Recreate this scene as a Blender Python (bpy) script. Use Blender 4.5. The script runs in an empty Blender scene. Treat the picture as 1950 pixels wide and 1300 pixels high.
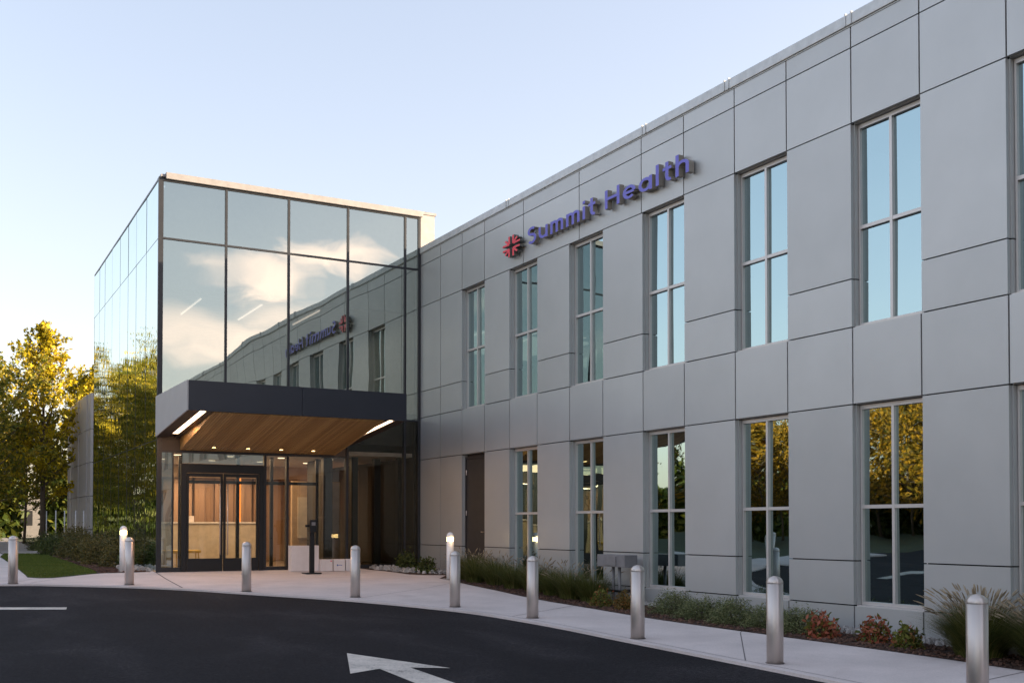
import bpy, bmesh, math, random
import numpy as np
from mathutils import Vector, Matrix
R = math.radians
rng = np.random.default_rng(7); random.seed(7)
SC = bpy.context.scene
COL = SC.collection

# ------------------------------------------------------------------ helpers
def tag(o, label=None, cat=None, group=None, kind=None):
    if label: o['label'] = label
    if cat: o['category'] = cat
    if group: o['group'] = group
    if kind: o['kind'] = kind
    return o

def thing(name, label, cat, loc=(0, 0, 0), rz=0, group=None):
    o = bpy.data.objects.new(name, None); COL.objects.link(o)
    o.location = loc; o.rotation_euler = (0, 0, rz); o.empty_display_size = .2
    return tag(o, label, cat, group)

class MB:
    """collects shapes into one mesh; coordinates are local to the parent"""
    def __init__(s): s.v = []; s.f = []; s.m = []
    def add(s, verts, faces, mi=0):
        n = len(s.v); s.v += [tuple(map(float, p)) for p in verts]
        s.f += [tuple(i + n for i in f) for f in faces]; s.m += [mi] * len(faces)
        return s
    def box(s, x0, x1, y0, y1, z0, z1, mi=0, b=0.0):
        if b <= 0:
            v = [(x0,y0,z0),(x1,y0,z0),(x1,y1,z0),(x0,y1,z0),(x0,y0,z1),(x1,y0,z1),(x1,y1,z1),(x0,y1,z1)]
            return s.add(v, [(0,3,2,1),(4,5,6,7),(0,1,5,4),(1,2,6,5),(2,3,7,6),(3,0,4,7)], mi)
        bm = bmesh.new(); bmesh.ops.create_cube(bm, size=1)
        for q in bm.verts:
            q.co = Vector(((x0+x1)/2+q.co.x*(x1-x0), (y0+y1)/2+q.co.y*(y1-y0), (z0+z1)/2+q.co.z*(z1-z0)))
        bmesh.ops.bevel(bm, geom=bm.edges[:], offset=b, segments=2, affect='EDGES', profile=.7)
        bm.verts.index_update()
        s.add([q.co[:] for q in bm.verts], [[q.index for q in f.verts] for f in bm.faces], mi); bm.free()
        return s
    def lathe(s, prof, cx=0, cy=0, n=32, mi=0):
        """prof: list of (radius, z) bottom to top"""
        v = []; f = []
        for r_, z in prof:
            for k in range(n):
                a = 2*math.pi*k/n; v.append((cx+r_*math.cos(a), cy+r_*math.sin(a), z))
        for i in range(len(prof)-1):
            for k in range(n):
                k2 = (k+1) % n; f.append((i*n+k, i*n+k2, (i+1)*n+k2, (i+1)*n+k))
        f.append(tuple(range(n))[::-1]); f.append(tuple((len(prof)-1)*n+k for k in range(n)))
        return s.add(v, f, mi)
    def tube(s, pts, rad, n=8, mi=0):
        pts = [Vector(p) for p in pts]; v = []; f = []
        if not hasattr(rad, '__len__'): rad = [rad]*len(pts)
        for i, p in enumerate(pts):
            d = (pts[min(i+1, len(pts)-1)] - pts[max(i-1, 0)]).normalized()
            a = Vector((0,0,1)) if abs(d.z) < .9 else Vector((1,0,0))
            u = d.cross(a).normalized(); w = d.cross(u)
            for k in range(n):
                t = 2*math.pi*k/n; v.append(p + (u*math.cos(t) + w*math.sin(t))*rad[i])
        for i in range(len(pts)-1):
            for k in range(n):
                k2 = (k+1) % n; f.append((i*n+k, i*n+k2, (i+1)*n+k2, (i+1)*n+k))
        f.append(tuple(range(n))[::-1]); f.append(tuple((len(pts)-1)*n+k for k in range(n)))
        return s.add(v, f, mi)
    def build(s, name, mats, parent=None, smooth=False, loc=None):
        me = bpy.data.meshes.new(name); me.from_pydata(s.v, [], s.f); me.update()
        if not isinstance(mats, (list, tuple)): mats = [mats]
        for m in mats: me.materials.append(m)
        me.polygons.foreach_set('material_index', s.m)
        if smooth:
            for p in me.polygons: p.use_smooth = len(p.vertices) <= 4
        o = bpy.data.objects.new(name, me); COL.objects.link(o)
        if parent: o.parent = parent
        if loc: o.location = loc
        return o

def copy_tree(o, parent=None):
    c = o.copy(); COL.objects.link(c); c.parent = parent
    for ch in o.children: copy_tree(ch, c)
    return c

# ------------------------------------------------------------------ materials
def mat(name):
    m = bpy.data.materials.new(name); m.use_nodes = True
    nt = m.node_tree; nt.nodes.clear()
    return m, nt, nt.nodes, nt.links
def N(nt, typ, ins=None, **kw):
    n = nt.nodes.new(typ)
    for k, v in kw.items(): setattr(n, k, v)
    for k, v in (ins or {}).items():
        if hasattr(v, 'is_output') or isinstance(v, bpy.types.NodeSocket): nt.links.new(v, n.inputs[k])
        else: n.inputs[k].default_value = v
    return n
def C4(c): return (c[0], c[1], c[2], 1)
def ramp(nt, fac, stops):
    n = nt.nodes.new('ShaderNodeValToRGB'); nt.links.new(fac, n.inputs[0])
    e = n.color_ramp.elements
    while len(e) < len(stops): e.new(.5)
    for i, (p, c) in enumerate(stops): e[i].position = p; e[i].color = C4(c)
    return n.outputs[0]
def noise(nt, scale, detail=4, rough=.55, coord='Object', sc3=None, dist=0):
    tc = N(nt, 'ShaderNodeTexCoord'); v = tc.outputs[coord]
    if sc3:
        mp = N(nt, 'ShaderNodeMapping', {'Vector': v}); mp.inputs['Scale'].default_value = sc3; v = mp.outputs[0]
    return N(nt, 'ShaderNodeTexNoise', {'Vector': v, 'Scale': scale, 'Detail': detail, 'Roughness': rough, 'Distortion': dist}).outputs['Fac']
def surf(name, base, rough=.6, metal=0, n_scale=6, n_amt=.12, bump=0, b_scale=60, spec=.5, island=0, sc3=None, coat=0, emis=None, detail=5):
    m, nt, _, L = mat(name)
    f = noise(nt, n_scale, detail, sc3=sc3)
    lo = [max(0, c*(1-n_amt)) for c in base]; hi = [c*(1+n_amt) for c in base]
    c = ramp(nt, f, [(.3, lo), (.7, hi)])
    if island:
        g = N(nt, 'ShaderNodeNewGeometry')
        mr = N(nt, 'ShaderNodeMapRange', {'Value': g.outputs['Random Per Island'], 'To Min': 1-island, 'To Max': 1+island})
        mx = N(nt, 'ShaderNodeVectorMath', {0: c, 'Scale': mr.outputs[0]}, operation='SCALE'); c = mx.outputs[0]
    p = N(nt, 'ShaderNodeBsdfPrincipled', {'Base Color': c, 'Roughness': rough, 'Metallic': metal, 'Specular IOR Level': spec, 'Coat Weight': coat})
    if bump:
        b = N(nt, 'ShaderNodeBump', {'Height': noise(nt, b_scale, 4, sc3=sc3), 'Strength': bump, 'Distance': .02})
        L.new(b.outputs[0], p.inputs['Normal'])
    if emis:
        p.inputs['Emission Color'].default_value = C4(emis[0]); p.inputs['Emission Strength'].default_value = emis[1]
    o = N(nt, 'ShaderNodeOutputMaterial', {'Surface': p.outputs[0]})
    return m
def glow(name, c, s):
    m, nt, _, L = mat(name)
    e = N(nt, 'ShaderNodeEmission', {'Color': C4(c), 'Strength': s}); N(nt, 'ShaderNodeOutputMaterial', {'Surface': e.outputs[0]})
    return m
def glass(name, base=.3, gain=1.0, tint=(.6,.65,.62), refl=(1,1,1), wave=.02, wscale=.5, sc3=None, fine=0):
    m, nt, _, L = mat(name)
    fr = N(nt, 'ShaderNodeFresnel', {'IOR': 1.5})
    ma = N(nt, 'ShaderNodeMath', {0: fr.outputs[0], 1: gain, 2: base}, operation='MULTIPLY_ADD', use_clamp=True)
    tr = N(nt, 'ShaderNodeBsdfTransparent', {'Color': C4(tint)})
    gl = N(nt, 'ShaderNodeBsdfGlossy', {'Color': C4(refl), 'Roughness': .012})
    h = noise(nt, wscale, 1.5, sc3=sc3)
    b = N(nt, 'ShaderNodeBump', {'Height': h, 'Strength': 1, 'Distance': wave}); L.new(b.outputs[0], gl.inputs['Normal'])
    if fine:
        h2 = noise(nt, wscale*4.5, 1, sc3=sc3)
        b2 = N(nt, 'ShaderNodeBump', {'Height': h2, 'Strength': 1, 'Distance': fine, 'Normal': b.outputs[0]}); L.new(b2.outputs[0], gl.inputs['Normal'])
    mx = N(nt, 'ShaderNodeMixShader', {0: ma.outputs[0], 1: tr.outputs[0], 2: gl.outputs[0]})
    N(nt, 'ShaderNodeOutputMaterial', {'Surface': mx.outputs[0]})
    return m
def leafmat(name, stops, trans=.35, patch=.5, rough=.55):
    """leaf colours vary per leaf and in clumps"""
    m, nt, _, L = mat(name)
    g = N(nt, 'ShaderNodeNewGeometry'); f = noise(nt, 1.1, 2)
    a = N(nt, 'ShaderNodeMath', {0: g.outputs['Random Per Island'], 1: 1-patch}, operation='MULTIPLY')
    b = N(nt, 'ShaderNodeMath', {0: f, 1: patch, 2: a.outputs[0]}, operation='MULTIPLY_ADD')
    c = ramp(nt, b.outputs[0], stops)
    p = N(nt, 'ShaderNodeBsdfPrincipled', {'Base Color': c, 'Roughness': rough, 'Specular IOR Level': .3})
    t = N(nt, 'ShaderNodeBsdfTranslucent', {'Color': c})
    mx = N(nt, 'ShaderNodeMixShader', {0: trans, 1: p.outputs[0], 2: t.outputs[0]})
    N(nt, 'ShaderNodeOutputMaterial', {'Surface': mx.outputs[0]})
    return m

M = {}
M['panel'] = surf('panel_metal', (.44,.435,.43), .42, .38, 1.3, .035, .03, 260, island=.055)
M['jointdark'] = surf('joint_dark', (.010,.010,.012), .9)
M['coping'] = surf('coping_metal', (.50,.50,.50), .4, .2)
M['white_coping'] = surf('white_coping', (.25,.235,.24), .5)
M['white_end'] = surf('white_end_wall', (.31,.27,.27), .6)
M['side_fascia'] = surf('pale_fascia', (.43,.40,.385), .5, 0, 2, .04)
M['frame'] = surf('window_frame', (.55,.51,.49), .4, .4, n_amt=.03)
M['mullion'] = surf('mullion_dark', (.028,.029,.034), .4, .3)
M['canopy_dark'] = surf('canopy_dark', (.022,.024,.034), .36, .2, 2, .08, island=.06)
M['canopy_side'] = surf('canopy_side', (.42,.40,.40), .35, .4, 2, .05)
M['dark_soffit'] = surf('dark_soffit', (.05,.035,.028), .5)
M['steel'] = surf('brushed_steel', (.68,.60,.55), .40, 1, 5, .07, .02, 90, sc3=(1,1,.03))
_p = [n_ for n_ in M['steel'].node_tree.nodes if n_.type == 'BSDF_PRINCIPLED'][0]
_t = N(M['steel'].node_tree, 'ShaderNodeTangent', direction_type='RADIAL', axis='Z')
M['steel'].node_tree.links.new(_t.outputs[0], _p.inputs['Tangent']); _p.inputs['Anisotropic'].default_value = .92; _p.inputs['Anisotropic Rotation'].default_value = .25
M['white_paint'] = surf('white_paint', (.78,.75,.74), .45, n_amt=.03)
M['black_metal'] = surf('black_metal', (.012,.012,.014), .4, .2)
M['grey_box'] = surf('grey_enclosure', (.20,.19,.195), .5, .2)
M['cardboard_white'] = surf('white_cardboard', (.72,.66,.65), .75, n_amt=.05)
M['gw'] = glass('window_glass', .33, 1.0, (.10,.14,.15), (.74,.96,1.0), .007, .7, fine=0)
M['gt'] = glass('curtain_glass', .42, .8, (.42,.47,.45), (.76,.85,.81), .026, .35)
M['gs'] = glass('side_glass', .62, 1.0, (.45,.5,.48), (.78,.86,.84), .008, .6, sc3=(1,1,1), fine=.005)
M['gg'] = glass('ground_glass', .03, .65, (.70,.68,.62), (.66,.66,.58), .006, .4)
M['gd'] = glass('door_glass', .07, .8, (.90,.88,.84), (.85,.88,.84), .003, .4)

def wood_mat(name, c1, c2, axis=(1,1,1), scale=1.2):
    m, nt, _, L = mat(name)
    g = N(nt, 'ShaderNodeNewGeometry')
    f = noise(nt, scale*9, 6, .6, sc3=axis)
    mr = N(nt, 'ShaderNodeMath', {0: g.outputs['Random Per Island'], 1: .55, 2: 0}, operation='MULTIPLY_ADD')
    ad = N(nt, 'ShaderNodeMath', {0: f, 1: .45, 2: mr.outputs[0]}, operation='MULTIPLY_ADD')
    c = ramp(nt, ad.outputs[0], [(.15, c1), (.85, c2)])
    p = N(nt, 'ShaderNodeBsdfPrincipled', {'Base Color': c, 'Roughness': .45})
    N(nt, 'ShaderNodeOutputMaterial', {'Surface': p.outputs[0]})
    return m
M['wood'] = wood_mat('soffit_wood', (.29,.155,.052), (.50,.30,.115), (12,.6,1))
M['wood_in'] = wood_mat('interior_wood', (.20,.12,.075), (.40,.26,.17), (6,6,.3))
M['tan'] = surf('tan_wall', (.45,.33,.22), .6)
M['cream'] = surf('cream_desk', (.62,.54,.42), .5)
M['ceil'] = surf('ceiling_paint', (.55,.50,.46), .8)
M['grey_in'] = surf('interior_grey', (.42,.42,.40), .8)
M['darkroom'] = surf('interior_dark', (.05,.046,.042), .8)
M['floor_in'] = surf('interior_floor', (.20,.17,.14), .25)

def concrete(name, base, s=1):
    m, nt, _, L = mat(name)
    f1 = noise(nt, 1.2*s, 6, .6); f2 = noise(nt, 45, 4, .7)
    c1 = ramp(nt, f1, [(.3, [x*.86 for x in base]), (.72, [x*1.08 for x in base])])
    c2 = ramp(nt, f2, [(.3, (.86,.86,.86)), (.7, (1.06,1.06,1.06))])
    mx = N(nt, 'ShaderNodeVectorMath', {0: c1, 1: c2}, operation='MULTIPLY')
    st = ramp(nt, noise(nt, .55, 3, .6, dist=.8), [(.60, (1,1,1)), (.74, (.84,.81,.80))])
    mx2 = N(nt, 'ShaderNodeVectorMath', {0: mx.outputs[0], 1: st}, operation='MULTIPLY')
    p = N(nt, 'ShaderNodeBsdfPrincipled', {'Base Color': mx2.outputs[0], 'Roughness': .8})
    b = N(nt, 'ShaderNodeBump', {'Height': noise(nt, 160, 3, sc3=(1,.15,1)), 'Strength': .25, 'Distance': .01}); L.new(b.outputs[0], p.inputs['Normal'])
    N(nt, 'ShaderNodeOutputMaterial', {'Surface': p.outputs[0]})
    return m
M['concrete'] = concrete('concrete', (.66,.57,.54))
M['concrete_dark'] = concrete('old_concrete', (.30,.27,.25))
def asphalt():
    m, nt, _, L = mat('asphalt')
    f1 = noise(nt, .6, 4, .6, sc3=(1,.5,1), dist=.4); f2 = noise(nt, 26, 7, .85)
    c1 = ramp(nt, f1, [(.28, (.010,.009,.0108)), (.5, (.0155,.014,.0165)), (.70, (.033,.029,.032))])
    c2 = ramp(nt, f2, [(.36, (.25,.25,.25)), (.50, (.9,.9,.9)), (.60, (1.7,1.65,1.65)), (.68, (4.0,3.7,3.7))])
    mx = N(nt, 'ShaderNodeVectorMath', {0: c1, 1: c2}, operation='MULTIPLY')
    p = N(nt, 'ShaderNodeBsdfPrincipled', {'Base Color': mx.outputs[0], 'Roughness': .9, 'Specular IOR Level': .15})
    b = N(nt, 'ShaderNodeBump', {'Height': f2, 'Strength': .7, 'Distance': .012}); L.new(b.outputs[0], p.inputs['Normal'])
    N(nt, 'ShaderNodeOutputMaterial', {'Surface': p.outputs[0]})
    return m
M['asphalt'] = asphalt()
def linepaint():
    m, nt, _, L = mat('road_paint')
    f2 = noise(nt, 30, 6, .8); f3 = noise(nt, 2.2, 5, .7)
    a = N(nt, 'ShaderNodeMath', {0: f2, 1: .5}, operation='MULTIPLY'); b = N(nt, 'ShaderNodeMath', {0: f3, 1: .5, 2: a.outputs[0]}, operation='MULTIPLY_ADD')
    c = ramp(nt, b.outputs[0], [(.36, (.10,.09,.085)), (.44, (.46,.41,.36)), (.6, (.70,.62,.54))])
    p = N(nt, 'ShaderNodeBsdfPrincipled', {'Base Color': c, 'Roughness': .7})
    N(nt, 'ShaderNodeOutputMaterial', {'Surface': p.outputs[0]}); return m
M['paint'] = linepaint()
M['mulch'] = surf('mulch', (.060,.030,.020), .95, 0, 14, .6, .9, 70)
M['chip'] = surf('bark_chip', (.085,.042,.028), .9, 0, 3, .3, island=.5)
M['stone'] = surf('gravel_stone', (.36,.33,.31), .8, 0, 9, .2, island=.35)
M['earth'] = surf('earth_grass', (.045,.055,.02), .95, 0, 1.5, .4, .5, 30)
M['lawn'] = surf('lawn_soil', (.055,.075,.02), .95, 0, 3, .3, .5, 60)
M['bark'] = surf('bark', (.10,.075,.055), .9, 0, 20, .3, .6, 40, sc3=(1,1,.2))
M['lf_sungold'] = leafmat('leaf_sungold', [(.10,(.060,.070,.006)), (.38,(.17,.15,.010)), (.56,(.54,.42,.012)), (.85,(.82,.58,.025))], .4, .6)  # gold of the low sun is put into the leaf colour
M['lf_green'] = leafmat('leaf_green', [(.15,(.022,.040,.008)), (.5,(.055,.080,.012)), (.85,(.16,.15,.02))], .35)
M['lf_mixed'] = leafmat('leaf_mixed', [(.15,(.05,.07,.008)), (.45,(.14,.15,.013)), (.7,(.36,.27,.02)), (.95,(.50,.30,.02))], .4, .5)
M['lf_sunamber'] = leafmat('leaf_sunamber', [(.2,(.03,.035,.006)), (.42,(.12,.085,.010)), (.6,(.36,.20,.016)), (.9,(.62,.30,.02))], .35, .65)  # sunlit amber of the mirrored trees, mixed into the leaf colour
M['lf_shrub'] = leafmat('leaf_shrub', [(.15,(.030,.045,.012)), (.55,(.080,.10,.025)), (.9,(.17,.18,.05))], .3, .3)
M['lf_silver'] = leafmat('leaf_silver', [(.15,(.06,.08,.028)), (.55,(.16,.18,.075)), (.9,(.34,.33,.16))], .3, .3)
M['lf_red'] = leafmat('leaf_red', [(.1,(.05,.07,.015)), (.35,(.16,.15,.03)), (.5,(.34,.085,.045)), (.9,(.42,.14,.08))], .3, .25)
M['lf_yg'] = leafmat('leaf_yellowgreen', [(.1,(.06,.08,.015)), (.5,(.15,.16,.03)), (.72,(.20,.19,.035)), (.85,(.35,.10,.05))], .3, .2)
M['lf_orange'] = leafmat('leaf_orange', [(.1,(.06,.06,.015)), (.5,(.17,.12,.03)), (.9,(.33,.14,.04))], .3, .2)
M['lf_olive'] = leafmat('leaf_olive', [(.1,(.040,.045,.012)), (.5,(.12,.105,.03)), (.9,(.28,.19,.06))], .3, .4)
M['grass'] = leafmat('grass_blade', [(.1,(.035,.050,.010)), (.5,(.095,.115,.025)), (.9,(.24,.20,.07))], .3, .3)
M['turf'] = leafmat('turf_blade', [(.1,(.05,.08,.012)), (.5,(.10,.14,.02)), (.9,(.20,.20,.04))], .3, .5)
M['plume'] = leafmat('seed_plume', [(.1,(.20,.15,.09)), (.9,(.48,.38,.26))], .3, .2)
M['blue'] = surf('sign_blue', (.12,.105,.52), .4, n_amt=.02)
M['red'] = surf('sign_red', (.85,.05,.08), .4, n_amt=.02)
M['return'] = surf('sign_return', (.27,.24,.21), .45, n_amt=.05)
M['em_return'] = surf('emblem_return', (.14,.14,.13), .45, n_amt=.05)
M['lit_warm'] = glow('lit_lens', (1, .66, .26), 2.6)
M['lit_strip'] = glow('lit_strip', (1, .66, .42), 1.6)
M['lit_down'] = glow('lit_downlight', (1, .62, .25), 1.3)
M['lit_panel'] = glow('lit_ceiling_panel', (1, .75, .48), .5)
M['lit_linear'] = glow('lit_linear', (1, .74, .60), .30)
M['lit_orange'] = glow('lit_orange', (1, .28, .05), .35)
M['print_blue'] = surf('print_blue', (.05,.12,.40), .6)
M['brown_door'] = surf('brown_door', (.032,.027,.027), .5, .1)
M['metal_pole'] = surf('galvanised_pole', (.45,.44,.43), .4, .6)
M['yellow_bench'] = surf('yellow_seat', (.65,.42,.04), .5)

# ------------------------------------------------------------------ terrain
GY = [-400,-40,-20,6,12,17,21,24,26,30,60,200,900]
GZ = [-2.2,-1.9,-1.75,-1.57,-1.48,-1.40,-1.27,-1.17,-1.09,-1.02,-.85,-.5,-.5]
def g(y): return float(np.interp(y, GY, GZ))
def clipY(poly, y0, y1):
    def half(P, inside, yv):
        out = []
        for i in range(len(P)):
            a, b = P[i], P[(i+1) % len(P)]
            ia, ib = inside(a[1]), inside(b[1])
            if ia: out.append(a)
            if ia != ib:
                t = (yv-a[1])/(b[1]-a[1]); out.append((a[0]+t*(b[0]-a[0]), yv))
        return out
    P = half(poly, lambda y: y >= y0, y0)
    return half(P, lambda y: y <= y1, y1) if len(P) > 2 else []
def tri2d(poly):
    from mathutils.geometry import tessellate_polygon
    return tessellate_polygon([[Vector((p[0], p[1], 0)) for p in poly]])
def sheet(name, poly, dz, m, skirt=0, parent=None):
    mb = MB()
    for t in tri2d(poly):
        tri = [poly[i] for i in t]
        ar = (tri[1][0]-tri[0][0])*(tri[2][1]-tri[0][1])-(tri[2][0]-tri[0][0])*(tri[1][1]-tri[0][1])
        if ar < 0: tri = tri[::-1]
        for a, b in zip(GY[:-1], GY[1:]):
            P = clipY(tri, a, b)
            if len(P) > 2:
                mb.add([(x, y, g(y)+dz) for x, y in P], [tuple(range(len(P)))])
    if skirt:
        pl = []
        for i in range(len(poly)):
            a, b = poly[i], poly[(i+1) % len(poly)]
            ts = [0]+sorted((yb-a[1])/(b[1]-a[1]) for yb in GY if (a[1]-yb)*(b[1]-yb) < 0)
            pl += [(a[0]+t*(b[0]-a[0]), a[1]+t*(b[1]-a[1])) for t in ts]
        n = len(pl)
        v = [(x, y, g(y)+dz) for x, y in pl] + [(x, y, g(y)+dz-skirt) for x, y in pl]
        mb.add(v, [(i, (i+1) % n, n+(i+1) % n, n+i) for i in range(n)])
    o = mb.build(name, m, parent); return o
def inpoly(x, y, P):
    c = False
    for i in range(len(P)):
        (x1, y1), (x2, y2) = P[i], P[i-1]
        if (y1 > y) != (y2 > y) and x < (x2-x1)*(y-y1)/(y2-y1)+x1: c = not c
    return c
def scatter(P, n, rg):
    xs = [p[0] for p in P]; ys = [p[1] for p in P]; out = []
    while len(out) < n:
        x = rg.uniform(min(xs), max(xs)); y = rg.uniform(min(ys), max(ys))
        if inpoly(x, y, P): out.append((x, y))
    return out
def smooth_line(pts, k=6):
    out = []
    P = [pts[0]]+list(pts)+[pts[-1]]
    for i in range(1, len(P)-2):
        for j in range(k):
            t = j/k; a, b, c, d = [np.array(q, float) for q in P[i-1:i+3]]
            out.append(tuple(.5*((2*b)+(-a+c)*t+(2*a-5*b+4*c-d)*t*t+(-a+3*b-3*c+d)*t**3)))
    out.append(tuple(pts[-1])); return out

curb = smooth_line([(-5,25.3),(-3,24.9),(1.56,23.92),(2.55,23.5),(3.8,22.68),(4.71,21.8),(5.59,20.6),(7.02,18.6),(7.95,16.5),(8.2,14.1),(8.14,11.4),(8.07,8.8),(8.02,6.5),(8.0,0),(8,-22)])
inner = smooth_line([(10.35,-22),(10.35,0),(10.40,7.5),(10.38,9.24),(10.27,10.9),(10.12,13.6),(10.24,16.15),(10.29,18.04),(10.40,19.3),(10.54,21.25),(10.69,22.1)], 4)
walk = curb[::-1] + [(-5,28),(-.4,28),(-.4,60),(2.75,60),(2.68,40),(2.42,37.2),(2.19,25.4),(2.40,25.12),(2.66,25.11),(3.76,26.12),(4.9,26.3),(4.985,26.75),(10.0,26.75),(10.05,25.6),(10.22,25.18),(10.35,24.64),(10.47,23.95),(10.64,23.73),(11.2,23.45),(10.62,22.61)] + inner[::-1]
tag(sheet('ground', [(-400,-400),(400,-400),(400,900),(-400,900)], -.12, M['earth']), kind='structure')
road = [(-26,-300),(8.1,-300),(8.1,-22)] + [(x-.0, y+.0) for x, y in curb[::-1][1:]] + [(-60,-300)]
tag(sheet('road', [(-34,-300),(9.5,-300),(9.5,16),(8.8,18.5),(6.4,21.5),(4.8,23.2),(3,24.6),(-3,26),(-12,27.6),(-34,60),(-14,60),(-14,29),(-34,29)][:9], -.035, M['asphalt']), kind='structure')
tag(sheet('sidewalk', walk, 0, M['concrete'], skirt=.12), kind='structure')
tag(sheet('footpath', [(2.79,40.2),(3.87,39.4),(4.5,50.7),(4.9,63.5),(6,92),(2.2,92),(2.79,60)], .004, M['concrete_dark'], skirt=.1), kind='structure')
LAWN = [(2.20,25.42),(2.42,25.14),(2.66,25.125),(3.70,26.10),(3.76,27.6),(3.71,29.24),(3.80,34),(3.87,39.4),(2.75,40.15),(2.44,37.2)]
tag(sheet('lawn_ground', LAWN, .006, M['lawn']), kind='structure')
BEDL = [(3.76,26.12),(4.9,26.3),(4.97,27),(5.02,36.9),(5.3,42),(6.9,50),(8,62),(4.9,63),(4.5,50.7),(3.87,39.4),(3.80,34),(3.71,29.24),(3.76,27.6)]
tag(sheet('mulch_bed', BEDL, .002, M['mulch']), kind='structure')
BEDR = inner + [(10.62,22.61),(11.2,23.45),(10.64,23.73),(10.47,23.95),(10.35,24.64),(10.22,25.18),(10.05,25.6),(10.0,26.05),(11.66,26.05),(11.66,-22)]
tag(sheet('mulch_bed', BEDR, .002, M['mulch']), kind='structure')
# pavement joints: thin dark saw cuts and the edge band
def strip(pts, w):
    out = []; back = []
    for i, p in enumerate(pts):
        a = np.array(pts[max(i-1,0)]); b = np.array(pts[min(i+1,len(pts)-1)]); d = (b-a)/np.linalg.norm(b-a); n_ = np.array([-d[1], d[0]])*w/2
        out.append(tuple(np.array(p)+n_)); back.append(tuple(np.array(p)-n_))
    return out+back[::-1]
band = []
for i, p in enumerate(curb):
    if 1 < i and p[0] > -10:
        a = np.array(curb[i-1]); b = np.array(curb[min(i+1,len(curb)-1)]); d = (b-a)/np.linalg.norm(b-a)
        band.append(tuple(np.array(p)+np.array([-d[1], d[0]])*.14))
def jointline(pts, w=.012): 
    o = sheet('pavement_joint', strip(pts, w), .003, M['jointdark']); tag(o, kind='structure'); return o
M['jointdark2'] = surf('joint_grey', (.14,.12,.115), .9)  # grey of the saw cuts and bollard base seals
def jl(pts, w=.014): tag(sheet('pavement_joint', strip(pts, w), .003, M['jointdark2']), kind='structure')
jl(band, .012)
jl([(5.02,26.6),(4.86,24.4),(4.72,22.0)], .03)
for y in (-6,-2.6,.8,4.1): jl([(8.15,y),(10.33,y)])
jl([(8.20,6.95),(10.38,7.45)]); jl([(8.25,9.45),(10.10,11.67),(10.2,11.75)], .012)
jl([(8.33,15.0),(10.22,16.2)]); jl([(7.2,18.85),(9.4,20.5),(10.55,21.6)], .012); jl([(2.12,24.0),(3.27,25.72)], .012)
jl([(2.25,25.0),(1.7,23.95)], .012)
# painted markings
def marking(poly, i=0): tag(sheet('road_marking', poly, -.029, M['paint']), kind='structure')
marking([(4.52,12.18),(5.00,10.66),(5.07,10.57),(4.74,10.82),(4.60,9.05),(4.26,9.05),(4.40,10.86),(3.99,10.66)][:0] or [(4.52,12.18),(5.09,10.55),(4.72,10.78),(4.68,9.3),(4.64,8.6),(4.22,8.6),(4.33,9.56),(4.39,10.84),(3.99,10.65)])
marking([(-3.0,21.2),(2.27,19.33),(2.22,18.98),(-3.1,20.85)][:4])

# ------------------------------------------------------------------ office wing
XW = 11.69; YT = 26.08
wing = thing('office_wing', 'long two storey office wing clad in grey metal panels', 'building', (0,0,0))
edges = [26.06,24.83,23.6,22.42,21.2,19.98,18.67,17.46,16.14,14.93,13.60,12.40,11.09,9.89,8.58]
y = 8.58; k = 0
while y > -16:
    y -= 1.21 if k % 2 == 0 else 1.30; edges.append(round(y, 3)); k += 1
# columns between edges i,i+1 : 0,1 plain; 2 opening, 3 pier, 4 opening ...
ROW = [-2.2,-1.13,-.50,1.72,2.82,3.51,5.74,6.83,7.14]
G_ = .009; TH = .06
pan = MB()
def panel(y1, y0, z0, z1): pan.box(XW, XW+TH, min(y0,y1)+.012, max(y0,y1)-.012, z0+G_, z1-G_, 0)
topj = {0:1,1:1,2:1}
opens = []
for i in range(len(edges)-1):
    a, b = edges[i], edges[i+1]; isopen = i >= 2 and i % 2 == 0
    panel(a, b, ROW[0], ROW[1]); panel(a, b, ROW[3], ROW[4])
    if isopen: opens.append((b, a, i))
    else:
        panel(a, b, ROW[1], ROW[2]); panel(a, b, ROW[2], ROW[3])
        panel(a, b, ROW[4], ROW[5]); panel(a, b, ROW[5], ROW[6])
tops = [26.06,24.83,23.6,22.42,20.57,18.3,16.18] + [e for e in edges if e < 15.5]
for a, b in zip(tops[:-1], tops[1:]): panel(a, b, ROW[6], ROW[7]); panel(a, b, ROW[7], ROW[8])
# returns of the panels into the openings
RD = .15
for (y0, y1, i) in opens:
    for (z0, z1) in ((ROW[1], ROW[2]), (ROW[2], ROW[3])) + ((ROW[4], ROW[5]), (ROW[5], ROW[6])):
        for yy, s in ((y1-G_, -1), (y0+G_, 1)):
            pan.box(XW+TH+.002, XW+RD, min(yy, yy-s*.03), max(yy, yy-s*.03), z0+G_, z1-G_)
    for z in (ROW[3], ROW[6]): pan.box(XW+TH+.002, XW+RD, y0, y1, z, z+.03)
    for z in (ROW[1], ROW[4]): pan.box(XW+TH+.002, XW+RD, y0, y1, z-.045, z-.012)
pan.build('wall_panels', M['panel'], wing)
bk = MB()    # dark backing that shows in the joints
def back(y1, y0, z0, z1): bk.box(XW+.05, XW+.40, min(y0,y1), max(y0,y1), z0, z1)
ylo = edges[-1]
for i in range(len(edges)-1):
    a, b = edges[i], edges[i+1]
    if i >= 2 and i % 2 == 0: continue
    back(a-(.035 if i else 0), b+.035, -2.2, 7.1)
for (y0, y1, i) in opens:
    for z0, z1 in ((-2.2, ROW[1]-.05), (ROW[3]+.035, ROW[4]-.05), (ROW[6]+.035, 7.1)): bk.box(XW+.052, XW+.398, y0-.03, y1+.03, z0, z1)
bk.build('joint_backing', M['jointdark'], wing)
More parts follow.
